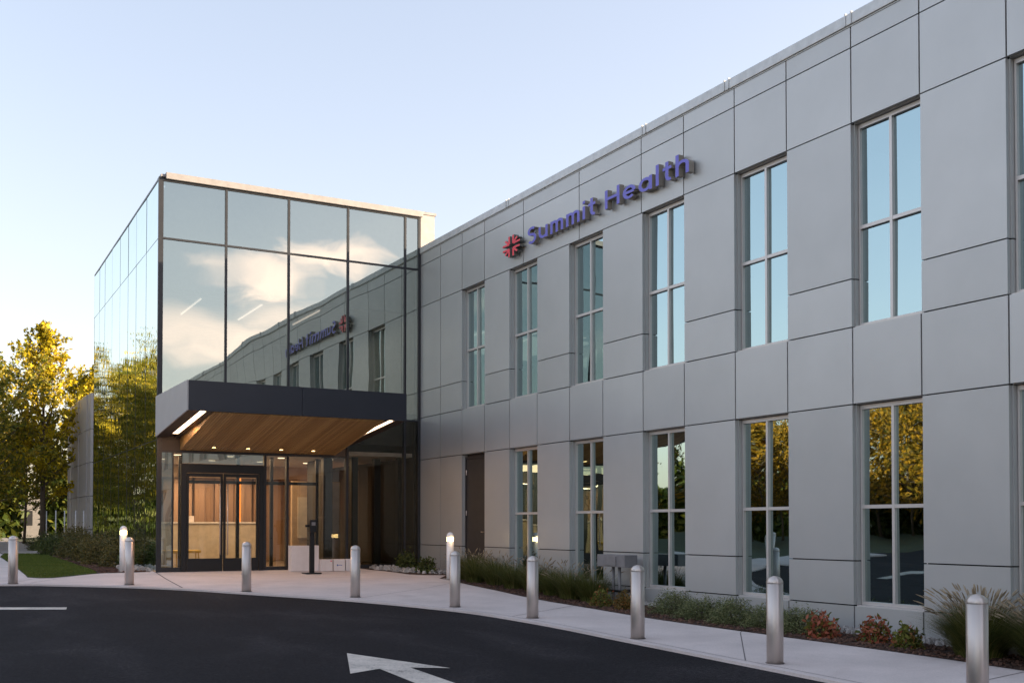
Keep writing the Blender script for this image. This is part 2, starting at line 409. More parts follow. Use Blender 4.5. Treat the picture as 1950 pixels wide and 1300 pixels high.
# coping with joint clips
cp = MB(); cp.box(XW-.035, XW+.5, ylo, 26.05, 7.155, 7.315, b=.012)
cp.box(XW-.010, XW+.1, ylo, 26.05, 7.135, 7.153)
cp.build('coping', M['coping'], wing)
for yy in (21.25, 16.05, 13.75, 11.10, 8.4, 5.9, 3.3, .7, -2, -5, -8):
    for s_ in (-.055, .055):
        cl = MB(); cl.box(XW-.046, XW+.02, yy+s_-.01, yy+s_+.01, 7.16, 7.335); cl.build('coping_clip', M['coping'], wing)
body = MB()
body.box(XW+.5, 34, ylo, 42, 6.9, 7.1)                 # roof
body.box(33.8, 34, ylo, 42, -2.2, 6.9); body.box(XW+.5, 33.8, ylo, ylo+.2, -2.2, 6.9); body.box(XW+.5, 33.8, 41.8, 42, -2.2, 6.9)
body.box(XW+.1, XW+.5, 26.4, 42, -2.2, 7.1)
body.build('roof_and_rear_walls', M['panel'], wing)
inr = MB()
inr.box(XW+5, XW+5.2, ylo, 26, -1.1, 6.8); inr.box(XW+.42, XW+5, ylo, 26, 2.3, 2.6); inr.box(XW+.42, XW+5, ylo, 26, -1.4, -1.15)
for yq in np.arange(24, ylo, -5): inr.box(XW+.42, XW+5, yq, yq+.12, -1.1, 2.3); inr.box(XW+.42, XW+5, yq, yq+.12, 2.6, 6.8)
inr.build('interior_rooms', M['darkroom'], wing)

def make_window(y0, y1, z0, z1):
    fx = XW+.125
    w = MB(); t = .034; d0, d1 = fx, fx+.07
    w.box(d0, d1, y0+.004, y0+t, z0, z1); w.box(d0, d1, y1-t, y1-.004, z0, z1)
    w.box(d0, d1, y0+t, y1-t, z1-.06, z1); w.box(d0, d1, y0+t, y1-t, z0, z0+.045)
    ym = (y0+y1)/2; zm = z0+(z1-z0)*.49
    w.box(d0-.004, d1, ym-.023, ym+.023, z0+.045, z1-.06)
    for a, b in ((y0+t, ym-.023), (ym+.023, y1-t)): w.box(d0, d1, a, b, zm-.025, zm+.025)
    w.box(d0-.09, d0+.02, y0+.004, y1-.004, z0-.02, z0-.002)
    fr = w.build('window', M['frame'], wing)
    p = MB(); X = fx+.045
    for k, (a, b) in enumerate(((y0+t, ym-.023), (ym+.023, y1-t))):
        for c, d in ((z0+.045, zm-.025), (zm+.025, z1-.06)):
            tl = random.uniform(-.003, .003); tv = random.uniform(-.005, .005)
            p.add([(X-tl-tv,a,c),(X+tl-tv,b,c),(X+tl+tv,b,d),(X-tl+tv,a,d)], [(0,3,2,1)])
    p.build('glass_panes', M['gw'], fr)
for (y0, y1, i) in opens:
    make_window(y0+.012, y1-.012, ROW[4]+.01, ROW[6]-.01)
    if i != 2: make_window(y0+.012, y1-.012, ROW[1]+.01, ROW[3]-.01)
# service door in the first opening
y0, y1 = opens[0][0], opens[0][1]
dr = MB(); dr.box(XW+.10, XW+.15, y0+.06, y1-.06, -1.17, 1.60); d = dr.build('service_door', M['brown_door'], wing)
tag(d, 'dark brown flush service door')
df = MB(); df.box(XW+.08, XW+.155, y0+.012, y0+.06, -1.17, 1.66); df.box(XW+.08, XW+.155, y1-.06, y1-.012, -1.17, 1.66); df.box(XW+.08, XW+.155, y0+.06, y1-.06, 1.605, 1.66)
df.box(XW+.155, XW+.25, y0, y1, -1.2, 1.72)
df.build('door_frame', M['brown_door'], wing)
for z in (-.75, .30, 1.28):
    h = MB(); h.tube([(XW+.085, y1-.075, z-.06), (XW+.085, y1-.075, z+.06)], .016); h.build('hinge', M['steel'], d, smooth=True)
h = MB(); h.tube([(XW+.1,y0+.14,-.15),(XW+.05,y0+.14,-.15),(XW+.05,y0+.26,-.15)], .012); h.build('handle', M['steel'], d)

# ------------------------------------------------------------------ wall sign
def stroke(mb, pts, hw, x_front, x_back, conv, closed=False, mi_f=0, mi_s=1):
    n = len(pts); L_ = []; R_ = []
    P = [np.array(p, float) for p in pts]
    for i in range(n):
        if closed: a, b = P[i-1], P[(i+1) % n]
        else: a, b = P[max(i-1,0)], P[min(i+1,n-1)]
        d = (b-a)/max(1e-9, np.linalg.norm(b-a)); nn = np.array([-d[1], d[0]])*hw
        L_.append(P[i]+nn); R_.append(P[i]-nn)
    v = []
    for X in (x_front, x_back):
        for q in L_: v.append(conv(q, X))
        for q in R_: v.append(conv(q, X))
    o = 2*n; F = []; S = []
    rngi = range(n) if closed else range(n-1)
    for i in rngi:
        j = (i+1) % n
        F.append((i, j, n+j, n+i)); S.append((o+i, o+n+i, o+n+j, o+j)); S.append((i, o+i, o+j, j)); S.append((n+i, n+j, o+n+j, o+n+i))
    if not closed: S.append((0, n, o+n, o)); S.append((n-1, o+n-1, o+2*n-1, 2*n-1))
    k = len(mb.v); mb.v += [tuple(map(float, p)) for p in v]
    for f in F: mb.f.append(tuple(i+k for i in f)); mb.m.append(mi_f)
    for f in S: mb.f.append(tuple(i+k for i in f)); mb.m.append(mi_s)
def arc(cx, cy, rx, ry, a0, a1, n=14): return [(cx+rx*math.cos(R(a0+(a1-a0)*i/n)), cy+ry*math.sin(R(a0+(a1-a0)*i/n))) for i in range(n+1)]
HW = .072; xh = .72
def glyph(c):
    h = HW
    if c == 'S':
        r1 = .21
        return [(arc(.30,1-h-r1+.0,.215,r1,38,90,5)[0:0] + arc(.30,.72,.205,.195,40,270,16)[:-1] + arc(.30,.28,.225,.245,90,-140,16), 0)], .60
    if c == 'u': return [([(h,xh)]+[(h,.30)]+arc(.30,.30,.217,.217,180,360,12)+[(.517,.30)],0), ([(.517,xh),(.517,0)],0)], .60
    if c == 'm':
        return [([(h,xh),(h,0)],0), (arc(.245,xh-h-.165,.162,.165,180,0,10)+[(.407,0)],0), (arc(.569,xh-h-.165,.162,.165,180,0,10)+[(.731,0)],0)], .815
    if c == 'i': return [([(h,xh),(h,0)],0), ([(h,.86),(h,1.02)],0)], .166
    if c == 't': return [([(.19,.98),(.19,.25)]+arc(.19+.15,.25,.15,.17,180,285,8),0), ([(0,xh-.07),(.40,xh-.07)],0)], .42
    if c == 'H': return [([(h,1),(h,0)],0), ([(.70,1),(.70,0)],0), ([(h,.51),(.70,.51)],0)], .70+h
    if c == 'e': return [([(.10,.36),(.57,.36)],0), (arc(.335,.36,.25,.28,0,312,22),0)], .63
    if c == 'a': return [(arc(.335,.36,.25,.28,0,359,24),1), ([(.59,xh),(.59,0)],0)], .675
    if c == 'l': return [([(h,1.06),(h,0)],0)], .166
    if c == 'h': return [([(h,1.06),(h,0)],0), (arc(.30,xh-h-.20,.217,.20,180,0,12)+[(.517,0)],0)], .60
    return [], .30
sign = thing('wall_sign', 'blue raised letters and red burst emblem on the grey parapet panels', 'sign', (XW, 17.6, 6.2))
txt = "Summit Health"; gap = .155
adv = []; x = 0
for ch in txt:
    gl_, w = glyph(ch); adv.append(x); x += w+(gap if ch != ' ' else .04)
tot = x-gap
SX = 5.56/tot; SZ = .355; Y0 = 20.15; Z0 = 6.035
for ch, ax in zip(txt, adv):
    gl_, w = glyph(ch)
    if not gl_: continue
    mb = MB()
    for k, (pts, cl_) in enumerate(gl_):
        conv = lambda q, X, ax=ax: (X-XW, Y0-(ax+q[0])*SX-17.6, Z0+q[1]*SZ-6.2)
        if ch == 'a' and k == 0: pts = pts[:-1]
        stroke(mb, pts, HW, XW-.145-.0015*k, XW-.035+.0015*k, conv, closed=bool(cl_))
    mb.build('letter', [M['blue'], M['return']], sign)
# emblem: four clusters of three rays round an open cross
for q in range(4):
    mb = MB(); base = 90*q+45
    c0 = (.42*math.cos(R(base)), .42*math.sin(R(base)))
    for k, (da, r1) in enumerate(((-31,1.0),(0,.95),(31,1.0),)):
        e = (r1*math.cos(R(base+da)), r1*math.sin(R(base+da)))
        s_ = (c0[0]*.72, c0[1]*.72)
        conv = lambda p_, X: (X-XW, 20.85-p_[0]*.40-17.6, 6.17+p_[1]*.235-6.2)
        stroke(mb, [s_, ((s_[0]+e[0])/2, (s_[1]+e[1])/2), e], .088, XW-.155-.0015*k, XW-.035+.0015*k, conv)
    mb.build('emblem_ray', [M['red'], M['em_return']], sign)

# ------------------------------------------------------------------ glass tower
tower = thing('glass_tower', 'two storey mirrored glass entrance tower with white roof coping', 'building', (0,0,0))
XL = 5.0; YB = 37.3; XB = 5.14            # side facade runs back slightly off square
def wave_pane(x0, x1, z0, z1, name, m, parent=tower, y=YT):
    p = MB(); t = random.uniform(-.003,.003)
    p.add([(x0,y+t,z0),(x1,y-t,z0),(x1,y-t,z1),(x0,y+t,z1)], [(0,1,2,3)])
    return p.build(name, m, parent)
cols = [5.0,6.57,8.12,9.67,11.25,11.69]
for a, b in zip(cols[:-1], cols[1:]):
    wave_pane(a+.012, b-.012, 6.75, 8.10, 'upper_glass_pane', M['gt'])
    wave_pane(a+.012, b-.012, 2.76, 6.72, 'glass_pane', M['gt'])
for a, b in ((9.67,11.25),(11.25,11.69)): wave_pane(a+.012, b-.012, -1.0, 2.72, 'ground_glass_pane', M['gg'])
mu = MB()
for x in cols: 
    w = .028 if x not in (5.0, 11.69) else .035
    xx = x+.035 if x == 5.0 else (x-.04 if x == 11.69 else x)
    mu.box(xx-w, xx+w, YT-.03, YT+.12, 2.0 if x < 9.6 else -1.12, 8.12)
for z, hh in ((6.735,.022),(8.105,.025)): mu.box(5.07, 11.62, YT-.027, YT+.10, z-hh, z+hh)
mu.box(9.7, 11.62, YT-.027, YT+.10, 2.72, 2.76); mu.box(9.7, 11.62, YT-.027, YT+.10, -1.14, -1.0)
mu.build('mullions', M['mullion'], tower)
# side glass: narrow panes with thin dark joints
sideY = [26.08,27.73,29.21,30.51,31.91,33.39,34.9,36.1,37.3]
def sx(yv): return XL+(XB-XL)*(yv-YT)/(YB-YT)
for a, b in zip(sideY[:-1], sideY[1:]):
    for z0, z1 in ((-1.05,2.0),(2.02,6.725),(6.745,8.10)):
        p = MB(); t1 = random.uniform(-.004,.004)
        p.add([(sx(a+.012)+t1,a+.012,z0),(sx(b-.012)-t1,b-.012,z0),(sx(b-.012)-t1,b-.012,z1),(sx(a+.012)+t1,a+.012,z1)], [(0,3,2,1)])
        p.build('side_glass_pane', M['gs'], tower)
sj = MB()
for yv in sideY: sj.box(sx(yv)-.003, sx(yv)+.10, yv-.012, yv+.012, -1.1, 8.12)
for z in (2.01, 6.735):
    sj.add([(XL+.004,YT+.04,z-.01),(XB+.004,YB,z-.01),(XB+.1,YB,z-.01),(XL+.1,YT+.04,z-.01),(XL+.004,YT+.04,z+.01),(XB+.004,YB,z+.01),(XB+.1,YB,z+.01),(XL+.1,YT+.04,z+.01)], [(0,3,2,1),(4,5,6,7),(0,1,5,4),(1,2,6,5),(2,3,7,6),(3,0,4,7)])
sj.add([(XL-.01,YT-.02,8.10),(XB-.01,YB,8.10),(XB+.1,YB,8.10),(XL+.1,YT-.02,8.10),(XL-.01,YT-.02,8.15),(XB-.01,YB,8.15),(XB+.1,YB,8.15),(XL+.1,YT-.02,8.15)], [(0,3,2,1),(4,5,6,7),(0,1,5,4),(1,2,6,5),(2,3,7,6),(3,0,4,7)])
sj.box(4.985, 5.035, YT-.031, YT+.03, -1.12, 8.165)
sj.build('side_joints', M['mullion'], tower)
c_ = MB(); c_.box(5.14, 11.72, YT-.10, YT+.5, 8.125, 8.275, b=.01); c_.build('roof_coping', M['white_coping'], tower)
c_ = MB(); c_.box(5.03, 5.135, YT-.06, YT+.4, 8.17, 8.23); c_.build('coping_end_cap', M['white_coping'], tower)
c_ = MB(); c_.box(11.70, 12.10, YT+.0, YB, 7.05, 8.22); c_.build('white_end_wall', M['white_end'], tower)
c_ = MB(); c_.box(11.725, 12.14, YT-.03, YB, 8.222, 8.29); c_.build('end_wall_cap', M['white_coping'], tower)
rf = MB(); rf.box(5.2, 11.68, YT+.5, YB-.02, 7.95, 8.08); rf.box(5.16, 11.69, YB-.25, YB, -1.1, 7.95); rf.build('roof_slab', M['grey_in'], tower)
# upper interior: spandrel, ceiling, back wall, floor
it = MB(); it.box(5.2, 11.64, YT+.22, YT+.34, 5.62, 8.12); it.box(5.2, 11.64, YT+.34, 33.2, 5.60, 5.70)
it.box(5.2, 11.64, 33.0, 33.2, 3.0, 5.6); it.box(11.60, 11.66, YT+.2, 33, 2.96, 5.6)
it.build('upper_room', M['grey_in'], tower)
it = MB(); it.box(11.60, 11.66, YT+.2, 33, -1.05, 2.95); it.box(9.75, 9.85, YT+1.6, 29.5, -1.05, 1.79); it.build('lobby_side_wall', M['darkroom'], tower)
it = MB(); it.box(5.2, 11.58, YT+.25, 33.0, 2.1, 2.95); it.box(5.2, 9.6, YT+.13, YT+.25, 1.80, 2.95); it.build('floor_edge', M['darkroom'], tower)
for x in (6.18, 7.70, 9.22):
    l_ = MB(); l_.box(x-.014, x+.014, 26.95, 29.2, 5.56, 5.59); l_.build('linear_light', M['lit_linear'], tower)
# ground floor lobby
lb = MB(); lb.box(5.1, 11.58, YT+.05, 36.9, -1.25, -1.09); lb.build('lobby_floor', M['floor_in'], tower)
lb = MB(); lb.box(5.2, 11.58, YT+.27, 36.9, 1.80, 1.9); lb.build('lobby_ceiling', M['ceil'], tower)
for x in np.arange(5.9, 11.3, 1.35):
    for yv in (28.2, 30.2):
        l_ = MB(); l_.lathe([(.09,1.785),(.09,1.799)], x, yv, 16); l_.build('ceiling_downlight', M['lit_panel'], tower)
sl = MB()
for k, x in enumerate(np.arange(5.3, 10.0, .30)):
    sl.box(x, x+.285-.05*(k % 3 == 0), 33.0-.10*(k % 2), 33.2, -1.08, 1.62)
sl.build('slatted_wood_wall', M['wood_in'], tower)
bw = MB(); bw.box(5.2, 11.58, 32.6, 32.75, 1.42, 1.80); bw.box(5.2,11.58,33.2,33.3,-1.08,1.8); bw.build('bulkhead', M['tan'], tower)
bw = MB(); bw.box(9.35, 10.75, 29.6, 29.75, -1.08, 1.25); bw.build('tan_partition', M['tan'], tower)
bw = MB(); bw.box(9.50, 9.84, 29.55, 29.59, -.35, .80); bw.build('notice_board', M['cream'], tower)
bw = MB(); bw.box(10.08, 10.42, 29.54, 29.58, -.35, .80); bw.build('notice_board', M['cream'], tower)
bw = MB(); bw.box(8.20, 8.25, 30.9, 30.93, .06, 1.35); bw.build('orange_light_strip', M['lit_orange'], tower)
bw = MB(); bw.box(10.7, 11.35, 31.8, 31.9, .5, 1.0); bw.build('lit_niche', M['lit_orange'], tower)
# inner vestibule frame
vb = MB()
for x in (5.98, 7.45, 8.35, 9.6): vb.box(x-.04, x+.04, 28.2, 28.28, -1.08, 1.80)
vb.box(5.98, 9.6, 28.2, 28.28, 1.08, 1.16); vb.box(9.25,9.45,YT+.6,YT+.8,-1.08,1.8)
vb.build('vestibule_frame', M['black_metal'], tower)
for x, yv in ((10.15,26.9),(10.95,27.3),(11.38,26.7)):
    q = MB(); q.box(x-.09, x+.09, yv-.09, yv+.09, -1.08, 1.79); q.build('dark_reflection_bar', M['black_metal'], tower)  # added dark bars, in place of dark strips mirrored in this bay's glass
for x in (10.42,10.62,11.2):
    q = MB(); q.box(x-.045, x+.045, 27.9, 27.94, -.9, 1.5); q.build('ochre_reflection_strip', M['wood_in'], tower)  # added ochre strips standing in for tree reflections in the glass
desk = thing('reception_desk', 'long cream reception desk behind the glass entrance doors', 'desk', (7.4,31.2,-1.09))
q = MB(); q.box(-1.7, 1.35, -.3, .3, 0, 1.14, b=.01); q.build('desk_front', M['cream'], desk)
q = MB(); q.box(-1.74, 1.39, -.34, .34, 1.143, 1.19, b=.008); q.build('counter_top', M['white_paint'], desk)
q = MB(); q.box(-.75, -.42, -.1, .05, 1.192, 1.36, b=.01); q.build('monitor', M['cardboard_white'], desk)
for (x, yv, lab) in ((6.0,29.3,'small yellow lobby seat nearest the left door frame'),(6.55,29.5,'small yellow lobby seat seen behind the left door leaf')):
    s_ = thing('lobby_seat', lab, 'seat', (x,yv,-1.09), group='yellow lobby seats')
    q = MB(); q.box(-.22,.22,-.22,.22,.36,.44,b=.03); q.build('seat', M['yellow_bench'], s_)
    for a in (-.17,.17):
        for b in (-.17,.17):
            q = MB(); q.tube([(a,b,0),(a*.9,b*.9,.36)], .014); q.build('leg', M['yellow_bench'], s_)
# ground glazing left of the right bay
gf = MB()
gf.box(5.035, 9.63, YT-.028, YT+.10, 1.71, 1.76)
gf.box(5.035, 5.54, YT-.03, YT+.10, -1.14, -.98); gf.box(7.55, 9.63, YT-.03, YT+.10, -1.14, -1.0)
for x in (7.55, 8.11, 9.655): gf.box(x-.03, x+.03, YT-.031, YT+.11, -1.12, 1.709)
gf.box(5.34, 5.37, YT-.02, YT+.08, -.98, 1.71)
gf.build('ground_frame', M['mullion'], tower)
sp = MB(); sp.box(5.04, 9.63, YT+.0, YT+.08, 1.762, 2.74); sp.build('spandrel_panel', M['dark_soffit'], tower)
for a, b, m_ in ((5.04,5.34,'gt'),(5.37,5.53,'gd'),(7.58,8.08,'gd'),(8.14,9.625,'gd')): wave_pane(a, b, -.98, 1.71, 'ground_glass_pane', M[m_])
wave_pane(5.56, 7.50, 1.47, 1.71, 'transom_pane', M['gt'])
# door pair
dd = MB(); dd.box(5.54, 5.66, YT-.05, YT+.12, -1.10, 1.46); dd.box(7.40, 7.51, YT-.05, YT+.12, -1.10, 1.46); dd.box(5.66, 7.40, YT-.05, YT+.12, 1.25, 1.46)
de = dd.build('entrance_door_frame', M['black_metal'], tower)
for (a, b, hx) in ((5.67,6.52,6.44),(6.54,7.39,6.62)):
    q = MB(); t = .055
    q.box(a, a+t, YT-.03, YT+.03, -1.09, 1.24); q.box(b-t, b, YT-.03, YT+.03, -1.09, 1.24)
    q.box(a+t, b-t, YT-.03, YT+.03, 1.16, 1.24); q.box(a+t, b-t, YT-.03, YT+.03, -1.09, -.78)
    lf = q.build('door_leaf', M['black_metal'], tower)
    p = MB(); p.add([(a+t,YT,-.78),(b-t,YT,-.78),(b-t,YT,1.16),(a+t,YT,1.16)], [(0,1,2,3)]); p.build('door_glass', M['gd'], lf)
    q = MB(); q.tube([(hx,YT-.10,-.70),(hx,YT-.10,1.00)], .016, 12)
    for z in (-.55, .15, .85): q.tube([(hx,YT-.03,z),(hx,YT-.10,z)], .011)
    q.build('pull_handle', M['steel'], lf, smooth=True)
# canopy
CY = 22.77; CXL = 4.975; CXR = 9.83; CT = 3.005; CB = 2.38; CBB = 2.06
can = MB()
for a, b in ((CXL+.002, 7.396), (7.404, CXR)): can.box(a, b, CY-.02, CY+.03, CB, CT)
cf = can.build('canopy', M['canopy_dark'], tower)
def wedge(x0, x1, ya, yb, zt, zb_a, zb_b, mi=0, zt2=None):
    zt2 = zt if zt2 is None else zt2
    return [(x0,ya,zb_a),(x1,ya,zb_a),(x1,yb,zb_b),(x0,yb,zb_b),(x0,ya,zt),(x1,ya,zt),(x1,yb,zt2),(x0,yb,zt2)], [(0,3,2,1),(4,5,6,7),(0,1,5,4),(1,2,6,5),(2,3,7,6),(3,0,4,7)], mi
cs = MB()
ys = [CY-.022, 24.35, 26.04]; zb = lambda yv: CB+(CBB-CB)*(yv-CY)/(YT-CY)
for a, b in ((ys[0], ys[1]-.006), (ys[1]+.006, ys[2])): cs.add(*wedge(CXL-.03, CXL, a, b, CT, zb(a), zb(b)))
cs.build('canopy_side_fascia', [M['side_fascia']], cf)  # left side only: the sky's reflection is put into its pale colour
q = MB(); q.add(*wedge(CXR, CXR+.03, CY-.02, 26.04, CT, CB, CBB)); q.build('canopy_side_fascia', [M['canopy_dark']], cf)
q = MB(); q.box(CXL+.002, CXR-.002, CY+.032, YT-.04, CT-.06, CT-.005); q.build('canopy_roof', M['canopy_dark'], cf)
sf = MB()   # sloping dark soffit beside the wood, with a recess for each strip light
def soff(x0, x1, lift=0): sf.add(*wedge(x0, x1, CY+.032, YT-.035, zb(CY)+lift+.05, zb(CY)+lift, zb(YT)+lift, zt2=zb(YT)+lift+.05))
soff(CXL+.003, 5.23); soff(5.37, 5.50); soff(5.23, 5.37, .05); sf.build('dark_soffit', [M['dark_soffit']], cf)
sf = MB(); soff(9.36, 9.46); soff(9.60, CXR-.003); soff(9.46, 9.60, .05); sf.build('dark_soffit', [M['dark_soffit']], cf)
for x0, x1 in ((5.235,5.365),(9.465,9.595)):
    q = MB(); a, b = 22.95, 25.6; q.add(*wedge(x0, x1, a, b, zb(a)+.04, zb(a)+.012, zb(b)+.012, zt2=zb(b)+.04)); q.build('strip_light', [M['lit_strip']], cf)
wd = MB(); n = 60
W0, W1 = 5.51, 9.35
for k in range(n):
    a = W0+(W1-W0)*k/n; b = W0+(W1-W0)*(k+1)/n-.012
    wd.add(*wedge(a, b, CY+.035, YT-.032, 2.42, 2.365, 1.77, zt2=2.42))
wd.build('wood_soffit', [M['wood']], cf)
q = MB(); q.add(*wedge(W0+.01, W1-.02, CY+.04, YT-.04, 2.43, 2.385, 1.79, zt2=2.43)); q.build('soffit_core', [M['dark_soffit']], cf)
for x in (6.22, 7.03, 7.84, 8.65):
    zq = lambda yv: 2.365+(1.77-2.365)*(yv-CY)/(YT-CY)
    q = MB(); q.lathe([(.042, zq(25.72)-.008), (.042, zq(25.72)+.03)], x, 25.72, 16); q.build('canopy_downlight', M['lit_down'], cf)
# lamps: the lit fittings of lobby, canopy and upper room
def area(name, loc, sx_, sy_, p, col, rot=(0,0,0)):
    l = bpy.data.lights.new(name, 'AREA'); l.shape = 'RECTANGLE'; l.size = sx_; l.size_y = sy_; l.energy = p; l.color = col
    o = bpy.data.objects.new(name, l); COL.objects.link(o); o.location = loc; o.rotation_euler = rot; o.parent = tower; return o
area('lobby_lamp', (7.4,29.6,1.76), 4.2, 3.6, 36, (1,.66,.36))
area('lobby_lamp', (10.3,28.3,1.76), 1.6, 2.4, .5, (1,.66,.36))
area('desk_lamp', (7.4,32.2,1.40), 4, .3, 15, (1,.68,.40))
area('upper_room_lamp', (8.4,29.3,5.52), 5.5, 4, 14, (1,.85,.70))
area('soffit_lamp', (5.30,24.3,2.19), .10, 2.5, 10, (1,.55,.28), (R(5.5),R(0),0))
area('soffit_lamp', (9.53,24.3,2.19), .10, 2.5, 4, (1,.55,.28), (R(5.5),R(0),0))

# ------------------------------------------------------------------ bollards
def bollard_proto():
    t = thing('steel_bollard', 'x', 'bollard', group='stainless steel bollards along the kerb')
    r = .092
    prof = [(r,-.03),(r,.882)]
    q = MB(); q.lathe(prof, n=40); q.build('post', M['steel'], t, smooth=True)
    prof = [(r+.001,.8821),(r+.001,.892)] + [((r+.001)*math.cos(R(a)), .892+.072*math.sin(R(a))) for a in (12,25,40,55,70,82,89)]
    q = MB(); q.lathe(prof, n=40); q.build('domed_cap', M['steel'], t, smooth=True)
    q = MB(); q.lathe([(r+.012,.002),(r+.012,.006)], n=40); q.build('base_seal', M['jointdark2'], t)
    return t
bpos = [(8.17,6.34,'steel bollard at the lower right corner in front of the feathery grass clump'),
 (8.38,9.11,'steel bollard in front of the grey wall with its base below the grey green shrubs'),
 (8.37,11.69,'steel bollard just right of the grey electrical box on the wall'),
 (8.47,14.62,'steel bollard standing before the long row of dark ornamental grass'),
 (8.21,16.84,'steel bollard overlapping the lit white bollard light near the wing'),
 (7.24,19.08,'steel bollard just right of the white boxes at the entrance'),
 (5.68,20.84,'steel bollard directly in front of the right door leaf'),
 (3.88,23.02,'steel bollard overlapping the lit white bollard light left of the entrance'),
 (1.80,23.98,'steel bollard farthest left, beside the small lawn')]
pb = bollard_proto()
for i, (x, yv, lab) in enumerate(bpos):
    o = pb if i == 0 else copy_tree(pb)
    o.location = (x, yv, g(yv)+.001); o['label'] = lab; o.rotation_euler = (0,0,i*.7)
def light_bollard():
    t = thing('bollard_light', 'x', 'lamp', group='lit white bollard lights'); r = .083
    q = MB(); q.lathe([(r,-.05),(r,.86)], n=32); q.build('post', M['white_paint'], t, smooth=True)
    q = MB(); q.lathe([(r-.006,.8601),(r-.006,.955)], n=32); q.build('lit_lens', M['lit_warm'], t, smooth=True)
    q = MB()
    for z in (.882,.905,.928): q.lathe([(r-.001,z),(r-.001,z+.004)], n=32)
    q.build('louvre', M['white_paint'], t)
    q = MB(); q.lathe([(r,.9551),(r,.975)]+[(r*math.cos(R(a)), .975+.09*math.sin(R(a))) for a in (10,25,40,55,70,82,89)], n=32); q.build('domed_cap', M['white_paint'], t, smooth=True)
    q = MB(); q.box(-.13,.13,-.13,.13,-.05,.012); q.build('footing', M['concrete_dark'], t)
    return t
lb1 = light_bollard(); lb1.location = (4.32,26.45,g(26.4)+.01); lb1['label'] = 'lit white bollard light in the mulch left of the glass tower'
lb2 = copy_tree(lb1); lb2.location = (10.74,22.28,g(22.3)+.01); lb2['label'] = 'lit white bollard light before the grey wing near the service door'
for (x, yv) in ((4.32,26.45),(10.74,22.28)):
    l = bpy.data.lights.new('bollard_lamp','POINT'); l.energy = .3; l.color = (1,.65,.3); l.shadow_soft_size = .08
    o = bpy.data.objects.new('bollard_lamp', l); COL.objects.link(o); o.location = (x, yv, .92 if False else .05); o.parent = lb1 if x < 5 else lb2
    o.location = (0,-.12,.91)

# ------------------------------------------------------------------ small things at the door
st = thing('dispenser_stand', 'black floor stand with a small dispenser head outside the doors', 'stand', (8.30,24.75,g(24.75)))
q = MB(); q.box(-.19,.19,-.17,.17,.002,.03,b=.006); q.build('base_plate', M['black_metal'], st)
q = MB(); q.box(-.055,.055,-.035,.035,.03,1.05); q.build('post', M['black_metal'], st)
q = MB(); q.box(-.08,.08,-.11,.05,.98,1.28,b=.015); q.build('dispenser', M['black_metal'], st)
q = MB(); q.box(-.045,.045,-.125,-.111,1.14,1.22); q.build('nozzle', M['grey_box'], st)
q = MB(); q.box(-.16,-.08,-.03,.03,1.10,1.16,b=.01); q.build('bracket', M['black_metal'], st)
cb = thing('white_panel_crate', 'tall white carton standing behind the black dispenser stand', 'carton', (8.36,25.55,g(25.5)), group=None)
q = MB(); q.box(-.34,.34,-.14,.14,.004,.62,b=.006); q.build('body', M['cardboard_white'], cb)
q = MB(); q.box(-.335,.335,-.143,-.001,.6201,.624); q.build('lid_flap', M['cardboard_white'], cb); q = MB(); q.box(-.335,.335,.001,.143,.6201,.624); q.build('lid_flap', M['cardboard_white'], cb)
for k, (x, w, lab) in enumerate(((8.86,.145,'small white carton next to the tall one, with a red corner mark'),(9.18,.145,'middle small white carton with a blue printed mark'),(9.47,.12,'rightmost small white carton, half behind a steel bollard'))):
    t = thing('small_carton', lab, 'carton', (x,25.42,g(25.4)), group='small white cartons by the doors')
    q = MB(); q.box(-w,w,-.14,.14,.004,.285,b=.005); q.build('body', M['cardboard_white'], t)
    q = MB(); q.box(-w+.003,w-.003,-.141,-.001,.2851,.289); q.build('lid_flap', M['cardboard_white'], t)
    q = MB(); q.box(-w+.003,w-.003,.001,.141,.2851,.289); q.build('lid_flap', M['cardboard_white'], t)
    if k == 1:
        q = MB(); q.box(-.065,-.035,-.1425,-.1405,.125,.165); q.box(-.028,.035,-.1425,-.1405,.14,.155); q.box(.04,.07,-.1425,-.1405,.135,.15); q.build('printed_mark', M['print_blue'], t)
    if k == 0:
        q = MB(); q.box(.09,.125,-.1425,-.1405,.235,.26); q.build('printed_mark', M['red'], t)

# ------------------------------------------------------------------ electrical box
eb = thing('electrical_box', 'grey electrical box on two conduits in front of the wing wall', 'utility box', (11.25,16.4,g(16.4)))
q = MB(); q.box(-.12,.16,-.46,.42,.66,.88,b=.008); q.build('enclosure', M['grey_box'], eb)
q = MB(); q.box(-.14,-.12,-.20,.20,.69,.85); q.build('cover_plate', M['grey_box'], eb)
for yv in (-.10,.10):
    q = MB(); q.tube([(0.02,yv,-.1),(0.02,yv,.66)], .03, 12); q.build('conduit', M['grey_box'], eb, smooth=True)
q = MB(); q.box(-.02,.40,-.30,-.26,.20,.26); q.box(-.03,.05,-.35,.35,.20,.24); q.build('bracket', M['black_metal'], eb)

